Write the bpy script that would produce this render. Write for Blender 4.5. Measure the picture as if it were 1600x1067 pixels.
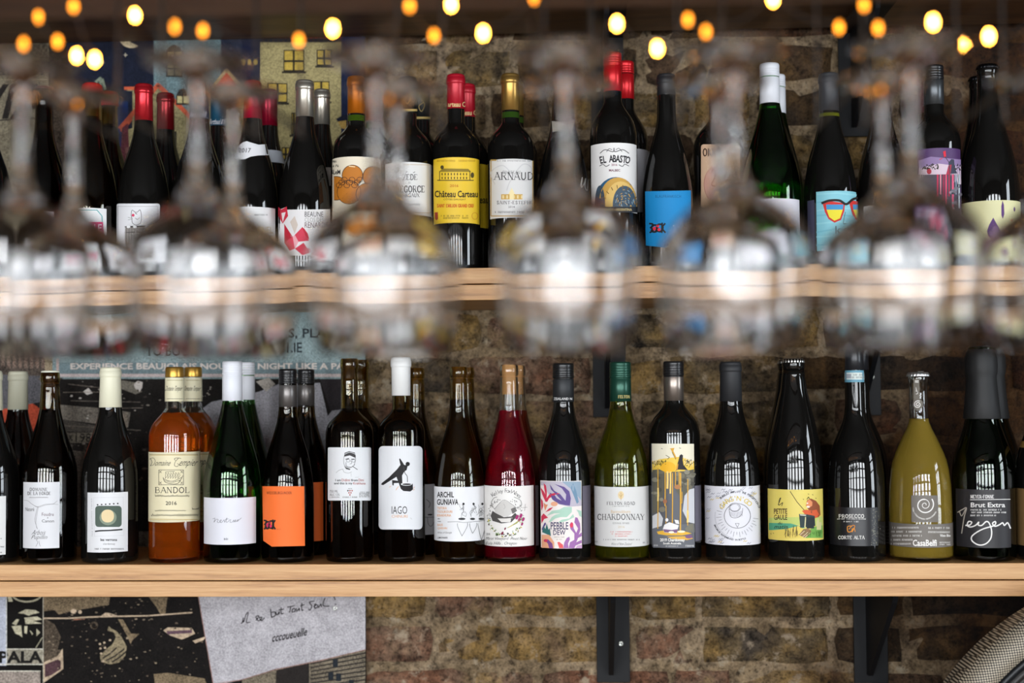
import bpy, bmesh, math, random
from mathutils import Vector, Matrix
from mathutils.geometry import tessellate_polygon
random.seed(7)
for o in list(bpy.data.objects): bpy.data.objects.remove(o)
scene = bpy.context.scene
COL = scene.collection
# ---------------------------------------------------------------- camera
FPX = 50.0/36.0*1600.0
CAM = Vector((0.1068, -2.2, 1.35367))
YAW, PITCH, ROLL = 0.04852, 0.037755, -0.0075
FW = Vector((-math.sin(YAW)*math.cos(PITCH), math.cos(YAW)*math.cos(PITCH), math.sin(PITCH)))
_r0 = Vector((math.cos(YAW), math.sin(YAW), 0)); _u0 = _r0.cross(FW)
RT = _r0*math.cos(ROLL)+_u0*math.sin(ROLL); UP = _u0*math.cos(ROLL)-_r0*math.sin(ROLL)
cd = bpy.data.cameras.new('camera'); cam = bpy.data.objects.new('camera', cd); COL.objects.link(cam)
cd.lens = 50; cd.sensor_width = 36; cd.clip_start = 0.05
m = Matrix((RT, UP, -FW)).transposed().to_4x4(); m.translation = CAM; cam.matrix_world = m
cd.dof.use_dof = True; cd.dof.focus_distance = 2.16; cd.dof.aperture_fstop = 2.3; cd.dof.aperture_blades = 0
scene.camera = cam
# ---------------------------------------------------------------- world, window daylight, exposure
world = bpy.data.worlds.new('world'); scene.world = world; world.use_nodes = True
world.node_tree.nodes['Background'].inputs[0].default_value = (0.75, 0.85, 1.0, 1)
world.node_tree.nodes['Background'].inputs[1].default_value = 1.0
def sky_light(name, loc, rot, sx, sy, power, col=(0.93, 0.965, 1.0)):
    l = bpy.data.lights.new(name, 'AREA'); l.shape = 'RECTANGLE'; l.size = sx; l.size_y = sy; l.energy = power; l.color = col
    o = bpy.data.objects.new(name, l); COL.objects.link(o); o.location = loc; o.rotation_euler = rot
    return o
WIN_Y = -5.2; WIN_X = 3.6
WINS = [(-3.3, 0.8), (-2.1, 0.8), (-0.9, 0.8), (0.3, 0.8), (1.5, 0.8), (2.7, 0.8)]     # centre x and width of the openings in the street wall
WZ0, WZ1 = 0.5, 2.6
for k, (wx, ww) in enumerate(WINS):
    sky_light('street_window_daylight', (wx, WIN_Y-0.30, (WZ0+WZ1)/2), (math.radians(90), 0, 0), ww+0.1, WZ1-WZ0+0.1, 205*ww)
SIDE = [(-1.9, 1.1)]
for wy, ww in SIDE:
    sky_light('side_window_daylight', (WIN_X+0.30, wy, (WZ0+WZ1)/2), (math.radians(90), 0, math.radians(90)), ww+0.1, WZ1-WZ0+0.1, 120*ww, (0.85, 0.93, 1.0))
vs = scene.view_settings; vs.view_transform = 'Standard'; vs.look = 'None'; vs.gamma = 1.0; vs.use_curve_mapping = False; vs.exposure = -0.28
scene.cycles.max_bounces = 24; scene.cycles.transmission_bounces = 24; scene.cycles.glossy_bounces = 6; scene.cycles.diffuse_bounces = 4
scene.cycles.caustics_reflective = False; scene.cycles.caustics_refractive = True; scene.cycles.blur_glossy = 0.5
scene.cycles.sample_clamp_indirect = 6.0
# ---------------------------------------------------------------- helpers
def hit(px, py, Y):
    d = FW+RT*((px-800)/FPX)+UP*((533.5-py)/FPX)
    return CAM+d*((Y-CAM.y)/d.y)
def depth(p): return (p-CAM).dot(FW)
def lin(h):
    h = h.lstrip('#'); out = []
    if len(h) == 3: h = ''.join(c*2 for c in h)
    for i in (0, 2, 4):
        v = int(h[i:i+2], 16)/255.0; out.append(v/12.92 if v <= 0.04045 else ((v+0.055)/1.055)**2.4)
    return tuple(out)+(1.0,)
_mats = {}
def pmat(name, col='#808080', rough=0.5, metal=0.0, trans=0.0, ior=1.5, spec=0.5, coat=0.0, emit=None, estr=0.0):
    key = (name, col, rough, metal, trans, ior, spec, coat, emit, estr)
    if key in _mats: return _mats[key]
    mt = bpy.data.materials.new(name); mt.use_nodes = True; b = mt.node_tree.nodes['Principled BSDF']
    b.inputs['Base Color'].default_value = lin(col) if isinstance(col, str) else col
    b.inputs['Roughness'].default_value = rough; b.inputs['Metallic'].default_value = metal
    b.inputs['Transmission Weight'].default_value = trans; b.inputs['IOR'].default_value = ior
    b.inputs['Specular IOR Level'].default_value = spec; b.inputs['Coat Weight'].default_value = coat
    if emit: b.inputs['Emission Color'].default_value = lin(emit); b.inputs['Emission Strength'].default_value = estr
    _mats[key] = mt; return mt
def nd(mt, typ, **kw):
    n = mt.node_tree.nodes.new(typ)
    for k, v in kw.items(): setattr(n, k, v)
    return n
def lk(mt, a, b): mt.node_tree.links.new(a, b)
def ramp(mt, stops):
    n = nd(mt, 'ShaderNodeValToRGB'); e = n.color_ramp.elements
    while len(e) < len(stops): e.new(0.5)
    for i, (p, c) in enumerate(stops): e[i].position = p; e[i].color = lin(c) if isinstance(c, str) else c
    return n
def ink(col):
    return pmat('ink', col, 0.62, spec=0.3)
_grain = {}
def grain(col, amt=0.5, scale=420.0, rough=0.55):
    """printed panel colour with the coarse speckle of an enlarged photocopy"""
    if (col, amt) in _grain: return _grain[(col, amt)]
    mt = bpy.data.materials.new('mural_print'); mt.use_nodes = True; b = mt.node_tree.nodes['Principled BSDF']
    tc = nd(mt, 'ShaderNodeTexCoord'); n = nd(mt, 'ShaderNodeTexNoise'); n.inputs['Scale'].default_value = scale; n.inputs['Detail'].default_value = 2
    lk(mt, tc.outputs['Object'], n.inputs['Vector'])
    n2 = nd(mt, 'ShaderNodeTexNoise'); n2.inputs['Scale'].default_value = 38; n2.inputs['Detail'].default_value = 5; lk(mt, tc.outputs['Object'], n2.inputs['Vector'])
    mx = nd(mt, 'ShaderNodeMath', operation='MULTIPLY_ADD'); lk(mt, n2.outputs['Fac'], mx.inputs[0]); mx.inputs[1].default_value = 0.5; lk(mt, n.outputs['Fac'], mx.inputs[2])
    c = lin(col); lo = tuple(v*(1-amt) for v in c[:3])+(1,); hi = tuple(min(1, v*(1+amt*0.9)) for v in c[:3])+(1,)
    r = ramp(mt, [(0.52, lo), (0.98, hi)]); lk(mt, mx.outputs[0], r.inputs[0]); lk(mt, r.outputs[0], b.inputs['Base Color'])
    b.inputs['Roughness'].default_value = 0.8; b.inputs['Specular IOR Level'].default_value = 0.12
    _grain[(col, amt)] = mt; return mt
def obj(name, verts, faces, mat, parent=None, smooth=False, mats=None, midx=None):
    me = bpy.data.meshes.new(name); me.from_pydata([tuple(v) for v in verts], [], faces); me.update()
    for mm in (mats or [mat]): me.materials.append(mm)
    if midx: me.polygons.foreach_set('material_index', midx)
    if smooth: me.polygons.foreach_set('use_smooth', [True]*len(me.polygons))
    o = bpy.data.objects.new(name, me); COL.objects.link(o)
    if parent: o.parent = parent
    return o
def tag(o, label=None, cat=None, group=None, kind=None):
    if label: o['label'] = label
    if cat: o['category'] = cat
    if group: o['group'] = group
    if kind: o['kind'] = kind
    return o
def empty(name, loc):
    o = bpy.data.objects.new(name, None); COL.objects.link(o); o.location = loc; o.empty_display_size = 0.02; return o
def box(x0, x1, y0, y1, z0, z1):
    v = [(x, y, z) for z in (z0, z1) for y in (y0, y1) for x in (x0, x1)]
    return v, [(0, 2, 3, 1), (4, 5, 7, 6), (0, 1, 5, 4), (2, 6, 7, 3), (0, 4, 6, 2), (1, 3, 7, 5)]
class MB:
    def __init__(s): s.v = []; s.f = []
    def add(s, vf):
        b = len(s.v); s.v += list(vf[0]); s.f += [tuple(i+b for i in q) for q in vf[1]]; return s
    def build(s, name, mat, parent=None, smooth=False): return obj(name, s.v, s.f, mat, parent, smooth)
def lathe(prof, n=64, rmod=None, a0=0.0, a1=None):
    """prof: list of (r, z); returns verts/faces round the local z axis"""
    v = []; f = []; full = a1 is None; rings = []
    for (r, z) in prof:
        if r < 1e-6: rings.append([len(v)]); v.append((0, 0, z)); continue
        idx = []
        for k in range(n if full else n+1):
            a = a0+(2*math.pi*k/n if full else (a1-a0)*k/n)
            rr = r*(rmod(a, z) if rmod else 1.0)
            idx.append(len(v)); v.append((rr*math.sin(a), -rr*math.cos(a), z))
        rings.append(idx)
    for A, B in zip(rings, rings[1:]):
        m_ = max(len(A), len(B)); cnt = n
        for k in range(cnt):
            k2 = (k+1) % n if full else k+1
            if len(A) == 1 and len(B) == 1: continue
            if len(A) == 1: f.append((A[0], B[k2], B[k]))
            elif len(B) == 1: f.append((A[k], A[k2], B[0]))
            else: f.append((A[k], A[k2], B[k2], B[k]))
    return v, f
def bevel(o, w, seg=2):
    md = o.modifiers.new('bevel', 'BEVEL'); md.width = w; md.segments = seg; md.limit_method = 'ANGLE'; return o
# ---------------------------------------------------------------- lettering
_tx = {}
_cu = bpy.data.curves.new('lettering_source', 'FONT'); _cu.resolution_u = 2
_co = bpy.data.objects.new('lettering_source', _cu)
def text_tris(s, bold=0.0, space=1.0):
    bold += .010; k = (s, bold, space)
    if k in _tx: return _tx[k]
    _cu.body = s; _cu.offset = bold; _cu.space_character = space
    me = bpy.data.meshes.new_from_object(_co); me.calc_loop_triangles()
    vs_ = [(v.co.x, v.co.y) for v in me.vertices]; tr = [tuple(t.vertices) for t in me.loop_triangles]
    bpy.data.meshes.remove(me); _tx[k] = (vs_, tr); return _tx[k]
# serif capitals as strokes in a unit box: (thick?, points)
SER = {
'A': [(0, [(0, 0), (.5, 1)]), (1, [(.5, 1), (1, 0)]), (0, [(.2, .36), (.8, .36)])],
'B': [(1, [(.15, 0), (.15, 1)]), (0, [(.15, 1), (.6, 1), (.78, .88), (.78, .66), (.6, .53), (.15, .53)]), (0, [(.6, .53), (.9, .42), (.9, .14), (.65, 0), (.15, 0)])],
'C': [(1, [(.95, .75), (.8, .95), (.5, 1), (.2, .85), (.08, .5), (.2, .15), (.5, 0), (.8, .05), (.95, .22)])],
'D': [(1, [(.15, 0), (.15, 1)]), (1, [(.15, 1), (.55, 1), (.85, .82), (.95, .5), (.85, .18), (.55, 0), (.15, 0)])],
'E': [(1, [(.15, 0), (.15, 1)]), (0, [(.15, 1), (.85, 1), (.88, .82)]), (0, [(.15, .52), (.65, .52)]), (0, [(.15, 0), (.88, 0), (.92, .2)])],
'F': [(1, [(.15, 0), (.15, 1)]), (0, [(.15, 1), (.85, 1), (.88, .82)]), (0, [(.15, .52), (.65, .52)])],
'G': [(1, [(.92, .78), (.78, .95), (.5, 1), (.2, .85), (.08, .5), (.2, .15), (.5, 0), (.8, .06), (.9, .14)]), (1, [(.88, .42), (.88, .05)]), (0, [(.65, .42), (1, .42)])],
'H': [(1, [(.15, 0), (.15, 1)]), (1, [(.85, 0), (.85, 1)]), (0, [(.15, .52), (.85, .52)])],
'I': [(1, [(.5, 0), (.5, 1)])],
'J': [(1, [(.6, 1), (.6, .2), (.45, 0), (.2, .05)])],
'K': [(1, [(.15, 0), (.15, 1)]), (0, [(.85, 1), (.2, .45)]), (1, [(.4, .6), (.95, 0)])],
'L': [(1, [(.15, 0), (.15, 1)]), (0, [(.15, 0), (.88, 0), (.92, .25)])],
'M': [(0, [(.1, 0), (.15, 1)]), (1, [(.15, 1), (.5, .1)]), (0, [(.5, .1), (.85, 1)]), (1, [(.85, 1), (.9, 0)])],
'N': [(0, [(.12, 0), (.12, 1)]), (1, [(.12, 1), (.88, 0)]), (0, [(.88, 0), (.88, 1)])],
'O': [(1, [(.5, 1), (.2, .86), (.06, .5), (.2, .14), (.5, 0), (.8, .14), (.94, .5), (.8, .86), (.5, 1)])],
'P': [(1, [(.15, 0), (.15, 1)]), (0, [(.15, 1), (.65, 1), (.88, .86), (.88, .6), (.65, .46), (.15, .46)])],
'R': [(1, [(.15, 0), (.15, 1)]), (0, [(.15, 1), (.6, 1), (.82, .87), (.82, .64), (.6, .5), (.15, .5)]), (1, [(.5, .5), (.95, 0)])],
'S': [(1, [(.85, .78), (.7, .96), (.4, 1), (.15, .82), (.2, .62), (.75, .4), (.85, .2), (.6, 0), (.3, .03), (.12, .22)])],
'T': [(1, [(.5, 0), (.5, 1)]), (0, [(.05, .82), (.08, 1), (.92, 1), (.95, .82)])],
'U': [(1, [(.14, 1), (.14, .25), (.35, 0), (.65, 0), (.84, .25), (.84, 1)])],
'V': [(1, [(0, 1), (.5, 0)]), (0, [(.5, 0), (1, 1)])],
'X': [(1, [(.05, 1), (.95, 0)]), (0, [(.95, 1), (.05, 0)])],
'Y': [(1, [(.05, 1), (.5, .45), (.5, 0)]), (0, [(.95, 1), (.5, .45)])],
'Z': [(0, [(.08, .8), (.1, 1), (.9, 1)]), (1, [(.9, 1), (.1, 0)]), (0, [(.1, 0), (.9, 0), (.93, .22)])],
'-': [(1, [(.2, .42), (.8, .42)])], ' ': [], "'": [(1, [(.5, 1), (.4, .7)])], '.': [(1, [(.4, 0), (.6, .04)])],
}
SERW = {'I': .42, '-': .5, ' ': .5, 'M': 1.2, 'O': 1.05, "'": .3, '.': .35, 'E': .85, 'F': .82, 'L': .8, 'S': .75}
class Art:
    """collects flat print as triangles in measured coordinates, later laid on a bottle or a panel"""
    def __init__(s, ox=0.0, oy=0.0, sc=1.0): s.ox, s.oy, s.sc = ox, oy, sc; s.t = []; s.layer = 0; s.n = 0; s.hold = 0
    def P(s, p): return (s.ox+p[0]/s.sc, s.oy+p[1]/s.sc)
    def tri(s, a, b, c, col): s.t.append((s.P(a), s.P(b), s.P(c), col, s.n*.06))     # later strokes lie over earlier ones
    def nxt(s):
        if not s.hold: s.n += 1
    def up(s): s.layer += 1; return s
    def poly(s, pts, col):
        s.nxt()
        for (i, j, k) in tessellate_polygon([[Vector((p[0], p[1], 0)) for p in pts]]): s.tri(pts[i], pts[j], pts[k], col)
        return s
    def rect(s, x0, y0, x1, y1, col): return s.poly([(x0, y0), (x1, y0), (x1, y1), (x0, y1)], col)
    def rrect(s, x0, y0, x1, y1, r, col):
        pts = []
        for cx, cy, a in ((x1-r, y0+r, -90), (x1-r, y1-r, 0), (x0+r, y1-r, 90), (x0+r, y0+r, 180)):
            for k in range(5): t = math.radians(a+k*22.5); pts.append((cx+r*math.cos(t), cy+r*math.sin(t)))
        return s.poly(pts, col)
    def ell(s, cx, cy, rx, ry, col, n=20, a0=0, a1=360, rot=0):
        pts = []; c, d = math.cos(math.radians(rot)), math.sin(math.radians(rot))
        for k in range(n+(0 if a1-a0 == 360 else 1)):
            t = math.radians(a0+(a1-a0)*k/n); x, y = rx*math.cos(t), ry*math.sin(t); pts.append((cx+x*c-y*d, cy+x*d+y*c))
        return s.poly(pts, col)
    def line(s, pts, w, col):
        s.nxt()
        for (a, b) in zip(pts, pts[1:]):
            dx, dy = b[0]-a[0], b[1]-a[1]; L = math.hypot(dx, dy) or 1; e = w*0.25/L; nx, ny = -dy/L*w/2, dx/L*w/2
            a2 = (a[0]-dx*e, a[1]-dy*e); b2 = (b[0]+dx*e, b[1]+dy*e)
            q = [(a2[0]+nx, a2[1]+ny), (b2[0]+nx, b2[1]+ny), (b2[0]-nx, b2[1]-ny), (a2[0]-nx, a2[1]-ny)]
            s.tri(q[0], q[1], q[2], col); s.tri(q[0], q[2], q[3], col)
        return s
    def curve(s, pts, w, col, n=6):
        out = []; P = [pts[0]]+list(pts)+[pts[-1]]
        for i in range(1, len(P)-2):
            for k in range(n):
                t = k/n; a, b, c, d = P[i-1], P[i], P[i+1], P[i+2]
                out.append(tuple(0.5*((2*b[j])+(-a[j]+c[j])*t+(2*a[j]-5*b[j]+4*c[j]-d[j])*t*t+(-a[j]+3*b[j]-3*c[j]+d[j])*t**3) for j in (0, 1)))
        out.append(pts[-1]); return s.line(out, w, col)
    def ring(s, cx, cy, rx, ry, w, col, n=28, a0=0, a1=360):
        return s.line([(cx+rx*math.cos(math.radians(a0+(a1-a0)*k/n)), cy+ry*math.sin(math.radians(a0+(a1-a0)*k/n))) for k in range(n+1)], w, col)
    def text(s, t, x0, y0, x1, y1, col, bold=0.0, shear=0.0, rot=0.0, space=1.0):
        s.nxt(); v, tr = text_tris(t, bold, space)
        if not v: return s
        ax, bx = min(p[0] for p in v), max(p[0] for p in v); ay, by = min(p[1] for p in v), max(p[1] for p in v)
        c, d = math.cos(math.radians(rot)), math.sin(math.radians(rot)); H = y1-y0; mx, my = (x0+x1)/2, (y0+y1)/2
        q = []
        for (x, y) in v:
            yy = (y-ay)/(by-ay or 1); X = x0+(x-ax)/(bx-ax or 1)*(x1-x0)+shear*H*(yy-0.5); Y = y1-yy*H
            X, Y = mx+(X-mx)*c-(Y-my)*d, my+(X-mx)*d+(Y-my)*c; q.append((X, Y))
        for (i, j, k) in tr: s.tri(q[i], q[j], q[k], col)
        return s
    def arctext(s, t, cx, cy, r, a0, a1, h, col, bold=0.0, inner=False, cond=1.0):
        """letters along an arc, angles in degrees clockwise from straight up"""
        n = len(t); s.nxt()
        for k, ch in enumerate(t):
            if ch == ' ': continue
            a = a0+(a1-a0)*(k+0.5)/n; v, tr = text_tris(ch, bold)
            if not v: continue
            ax, bx = min(p[0] for p in v), max(p[0] for p in v); w = h*(bx-ax)/0.72
            ar = math.radians(a); X0, Y0 = cx+r*math.sin(ar), cy-r*math.cos(ar); rr = ar+(math.pi if inner else 0); c, d = math.cos(rr), math.sin(rr); q = []
            for (x, y) in v:
                lx = (x-(ax+bx)/2)*h/0.72*cond; ly = -(y-0.36)*h/0.72; q.append((X0+lx*c-ly*d, Y0+lx*d+ly*c))
            for (i, j, l) in tr: s.tri(q[i], q[j], q[l], col)
        return s
    def serif(s, t, x0, y0, x1, y1, col, thick=.15, thin=.07, tick=.1, small=None):
        """serif capitals fitted into a box; lower-case letters of t are set as small capitals"""
        s.nxt(); s.hold = 1; H = y1-y0; ws = [(SERW.get(ch.upper(), .95))*(1.0 if ch == ch.upper() else .8) for ch in t]; gap = .2
        tot = sum(ws)+gap*(len(t)-1); sx = (x1-x0)/tot; x = x0
        for ch, w in zip(t, ws):
            hh = H if ch == ch.upper() else H*.78
            for big, pts in SER.get(ch.upper(), []):
                q = [(x+p[0]*w*sx, y1-p[1]*hh) for p in pts]; s.line(q, H*(thick if big else thin), col)
                for e, p in ((q[0], pts[0]), (q[-1], pts[-1])):
                    if p[1] in (0, 1) and big and ch.upper() not in 'CGOSDU' or (ch.upper() in 'ANMKVX' and p[1] in (0, 1)):
                        s.line([(e[0]-tick*sx*1.6, e[1]), (e[0]+tick*sx*1.6, e[1])], H*.06, col)
            x += (w+gap)*sx
        s.hold = 0; return s
    def scrib(s, x0, y0, x1, y1, col, w, n=None, seed=0):
        """one line of script too small to read"""
        r = random.Random(seed+int(x0*7+y0)); H = y1-y0; n = n or max(3, int((x1-x0)/H*1.6)); pts = []
        for k in range(n+1):
            X = x0+(x1-x0)*k/n; pts.append((X, y1-H*(r.uniform(.0, .25) if k % 2 else r.uniform(.5, 1.0))))
        return s.line(pts, w, col)
    def small(s, x0, y0, x1, y1, col, seed=0, fill=.62):
        """one line of print too small to read: a row of letter-like bars"""
        s.nxt(); s.hold = 1; r = random.Random(seed+int(x0*3+y0*5)); x = x0; H = y1-y0
        while x < x1:
            w = min(H*r.uniform(.35, .6), x1-x)
            if r.random() < .86:
                k = r.random()
                if k < .5: s.line([(x+w*.3, y1), (x+w*.3, y0)], H*.22, col); s.line([(x+w*.3, y0+H*.2), (x+w, y0+H*r.uniform(.1, .8))], H*.18, col)
                else: s.line([(x, y1), (x+w*.5, y0), (x+w, y1)], H*.2, col)
            x += w+H*.25
        s.hold = 0; return s
    def tris_out(s, fn, step=None, xmax=None):
        """lay the print out through fn((x, y), layer) -> 3-d point; step splits wide triangles so they follow a curve"""
        V = []; F = []; M = []; mats = []; mi = {}
        for a, b, c, col, ly in s.t:
            if col not in mi: mi[col] = len(mats); mats.append(col)
            polys = [[a, b, c]]
            if xmax is not None and max(a[0], b[0], c[0]) > xmax: polys = [q for q in [clip([a, b, c], xmax, -1)] if len(q) >= 3]
            if step:
                out = []; xs = (a[0], b[0], c[0]); lo, hi = math.floor(min(xs)/step), math.floor(max(xs)/step)
                if lo == hi: out = polys
                else:
                    for k in range(lo, hi+1):
                        p = clip(clip([a, b, c], k*step, 1), (k+1)*step, -1)
                        if len(p) >= 3: out.append(p)
                polys = out
            for p in polys:
                base = len(V)
                for q in p: V.append(fn(q, ly))
                F.append(tuple(range(base, base+len(p)))); M.append(mi[col])
        return V, F, M, mats
def clip(p, x, sgn):
    out = []
    for i in range(len(p)):
        a, b = p[i], p[(i+1) % len(p)]; da, db = (a[0]-x)*sgn, (b[0]-x)*sgn
        if da >= 0: out.append(a)
        if da*db < 0: t = da/(da-db); out.append((a[0]+(b[0]-a[0])*t, a[1]+(b[1]-a[1])*t))
    return out
# ---------------------------------------------------------------- the room
WALL = 0.240
def plaster(name, col, scale=6.0):
    mt = pmat(name, col, 0.85); b = mt.node_tree.nodes['Principled BSDF']
    n = nd(mt, 'ShaderNodeTexNoise'); n.inputs['Scale'].default_value = scale; n.inputs['Detail'].default_value = 6
    c = lin(col); r = ramp(mt, [(0.3, tuple(v*.8 for v in c[:3])+(1,)), (0.7, tuple(min(1, v*1.15) for v in c[:3])+(1,))])
    lk(mt, n.outputs['Fac'], r.inputs[0]); lk(mt, r.outputs[0], b.inputs['Base Color']); return mt
M_PLASTER = plaster('painted_plaster', '#35312d'); M_CEIL = plaster('ceiling_paint', '#2c2926')
M_FRAME = pmat('window_frame_paint', '#1c1e20', 0.45)
def wood_mat(name, c0, c1, c2, sx=3.0, sz=70.0, rough=0.42):
    mt = bpy.data.materials.new(name); mt.use_nodes = True; b = mt.node_tree.nodes['Principled BSDF']
    tc = nd(mt, 'ShaderNodeTexCoord'); oi = nd(mt, 'ShaderNodeObjectInfo'); ad = nd(mt, 'ShaderNodeVectorMath', operation='ADD')
    lk(mt, tc.outputs['Object'], ad.inputs[0]); lk(mt, oi.outputs['Random'], ad.inputs[1])
    mp = nd(mt, 'ShaderNodeMapping'); mp.inputs['Scale'].default_value = (sx, sz*.35, sz); lk(mt, ad.outputs[0], mp.inputs['Vector'])
    n = nd(mt, 'ShaderNodeTexNoise'); n.inputs['Scale'].default_value = 1.0; n.inputs['Detail'].default_value = 7; n.inputs['Roughness'].default_value = .6; n.inputs['Distortion'].default_value = 0.9
    lk(mt, mp.outputs[0], n.inputs['Vector'])
    mp2 = nd(mt, 'ShaderNodeMapping'); mp2.inputs['Scale'].default_value = (sx*9, sz*2, sz*6); lk(mt, ad.outputs[0], mp2.inputs['Vector'])
    n2 = nd(mt, 'ShaderNodeTexNoise'); n2.inputs['Scale'].default_value = 1.0; n2.inputs['Detail'].default_value = 3; lk(mt, mp2.outputs[0], n2.inputs['Vector'])
    mx = nd(mt, 'ShaderNodeMath', operation='MULTIPLY_ADD'); lk(mt, n2.outputs['Fac'], mx.inputs[0]); mx.inputs[1].default_value = .3; lk(mt, n.outputs['Fac'], mx.inputs[2])
    r = ramp(mt, [(.42, c0), (.62, c1), (.85, c2)]); lk(mt, mx.outputs[0], r.inputs[0]); lk(mt, r.outputs[0], b.inputs['Base Color'])
    b.inputs['Roughness'].default_value = rough
    bp = nd(mt, 'ShaderNodeBump'); bp.inputs['Strength'].default_value = .12; bp.inputs['Distance'].default_value = .002; lk(mt, mx.outputs[0], bp.inputs['Height']); lk(mt, bp.outputs[0], b.inputs['Normal'])
    return mt
M_OAK = wood_mat('oak', '#835529', '#b48450', '#c89c68'); M_FLOOR = wood_mat('dark_floorboards', '#5a4430', '#735a40', '#8a6e50', 2.0, 30.0)
M_RACK_SHADE = wood_mat('pine_and_shelf_shade', '#3a2614', '#55381f', '#6a4a2a', 3.0, 60.0, .5)
XL, XR, ZC, YF = -4.2, WIN_X, 3.1, WIN_Y
def struct(name, mb, mat): return tag(mb.build(name, mat), kind='structure')
struct('floor', MB().add(box(XL-.2, XR+.2, YF-.2, WALL+.2, -.1, 0)), M_FLOOR)
struct('ceiling', MB().add(box(XL-.2, XR+.2, YF-.2, WALL+.2, ZC, ZC+.1)), M_CEIL)
struct('wall_left', MB().add(box(XL-.2, XL, YF-.2, WALL+.2, 0, ZC)), M_PLASTER)
w = MB(); edges = [XL-.2]
for wx, ww in WINS: edges += [wx-ww/2, wx+ww/2]
edges.append(XR+.2)
for i in range(0, len(edges), 2): w.add(box(edges[i], edges[i+1], YF-.2, YF, WZ0, WZ1))
w.add(box(XL-.2, XR+.2, YF-.2, YF, 0, WZ0)).add(box(XL-.2, XR+.2, YF-.2, YF, WZ1, ZC)); struct('wall_front', w, M_PLASTER)
w = MB(); wy, ww = SIDE[0]
w.add(box(XR, XR+.2, YF, wy-ww/2, WZ0, WZ1)).add(box(XR, XR+.2, wy+ww/2, WALL+.2, WZ0, WZ1)).add(box(XR, XR+.2, YF, WALL+.2, 0, WZ0)).add(box(XR, XR+.2, YF, WALL+.2, WZ1, ZC)); struct('wall_right', w, M_PLASTER)
def frame(c, half, alongx, nv, nh):
    mb = MB(); t = .025
    def bar(a0, a1, z0, z1, th=.03):
        mb.add(box(a0, a1, WIN_Y-.12, WIN_Y-.12+th, z0, z1) if alongx else box(WIN_X+.09, WIN_X+.09+th, a0, a1, z0, z1))
    bar(c-half, c-half+.05, WZ0, WZ1, .06); bar(c+half-.05, c+half, WZ0, WZ1, .06); bar(c-half, c+half, WZ0, WZ0+.06, .06); bar(c-half, c+half, WZ1-.06, WZ1, .06)
    for k in range(1, nv): x = c-half+2*half*k/nv; bar(x-t, x+t, WZ0, WZ1)
    for k in range(1, nh): z = WZ0+(WZ1-WZ0)*k/nh; bar(c-half, c+half, z-t, z+t)
    bar(c-half, c+half, WZ1-.62, WZ1-.55, .06)
    return mb
for k, (wx, ww) in enumerate(WINS): struct('window_%d' % (k+1), frame(wx, ww/2, True, 2, 4), M_FRAME)
struct('window_%d' % (len(WINS)+1), frame(SIDE[0][0], SIDE[0][1]/2, False, 2, 4), M_FRAME)
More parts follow.
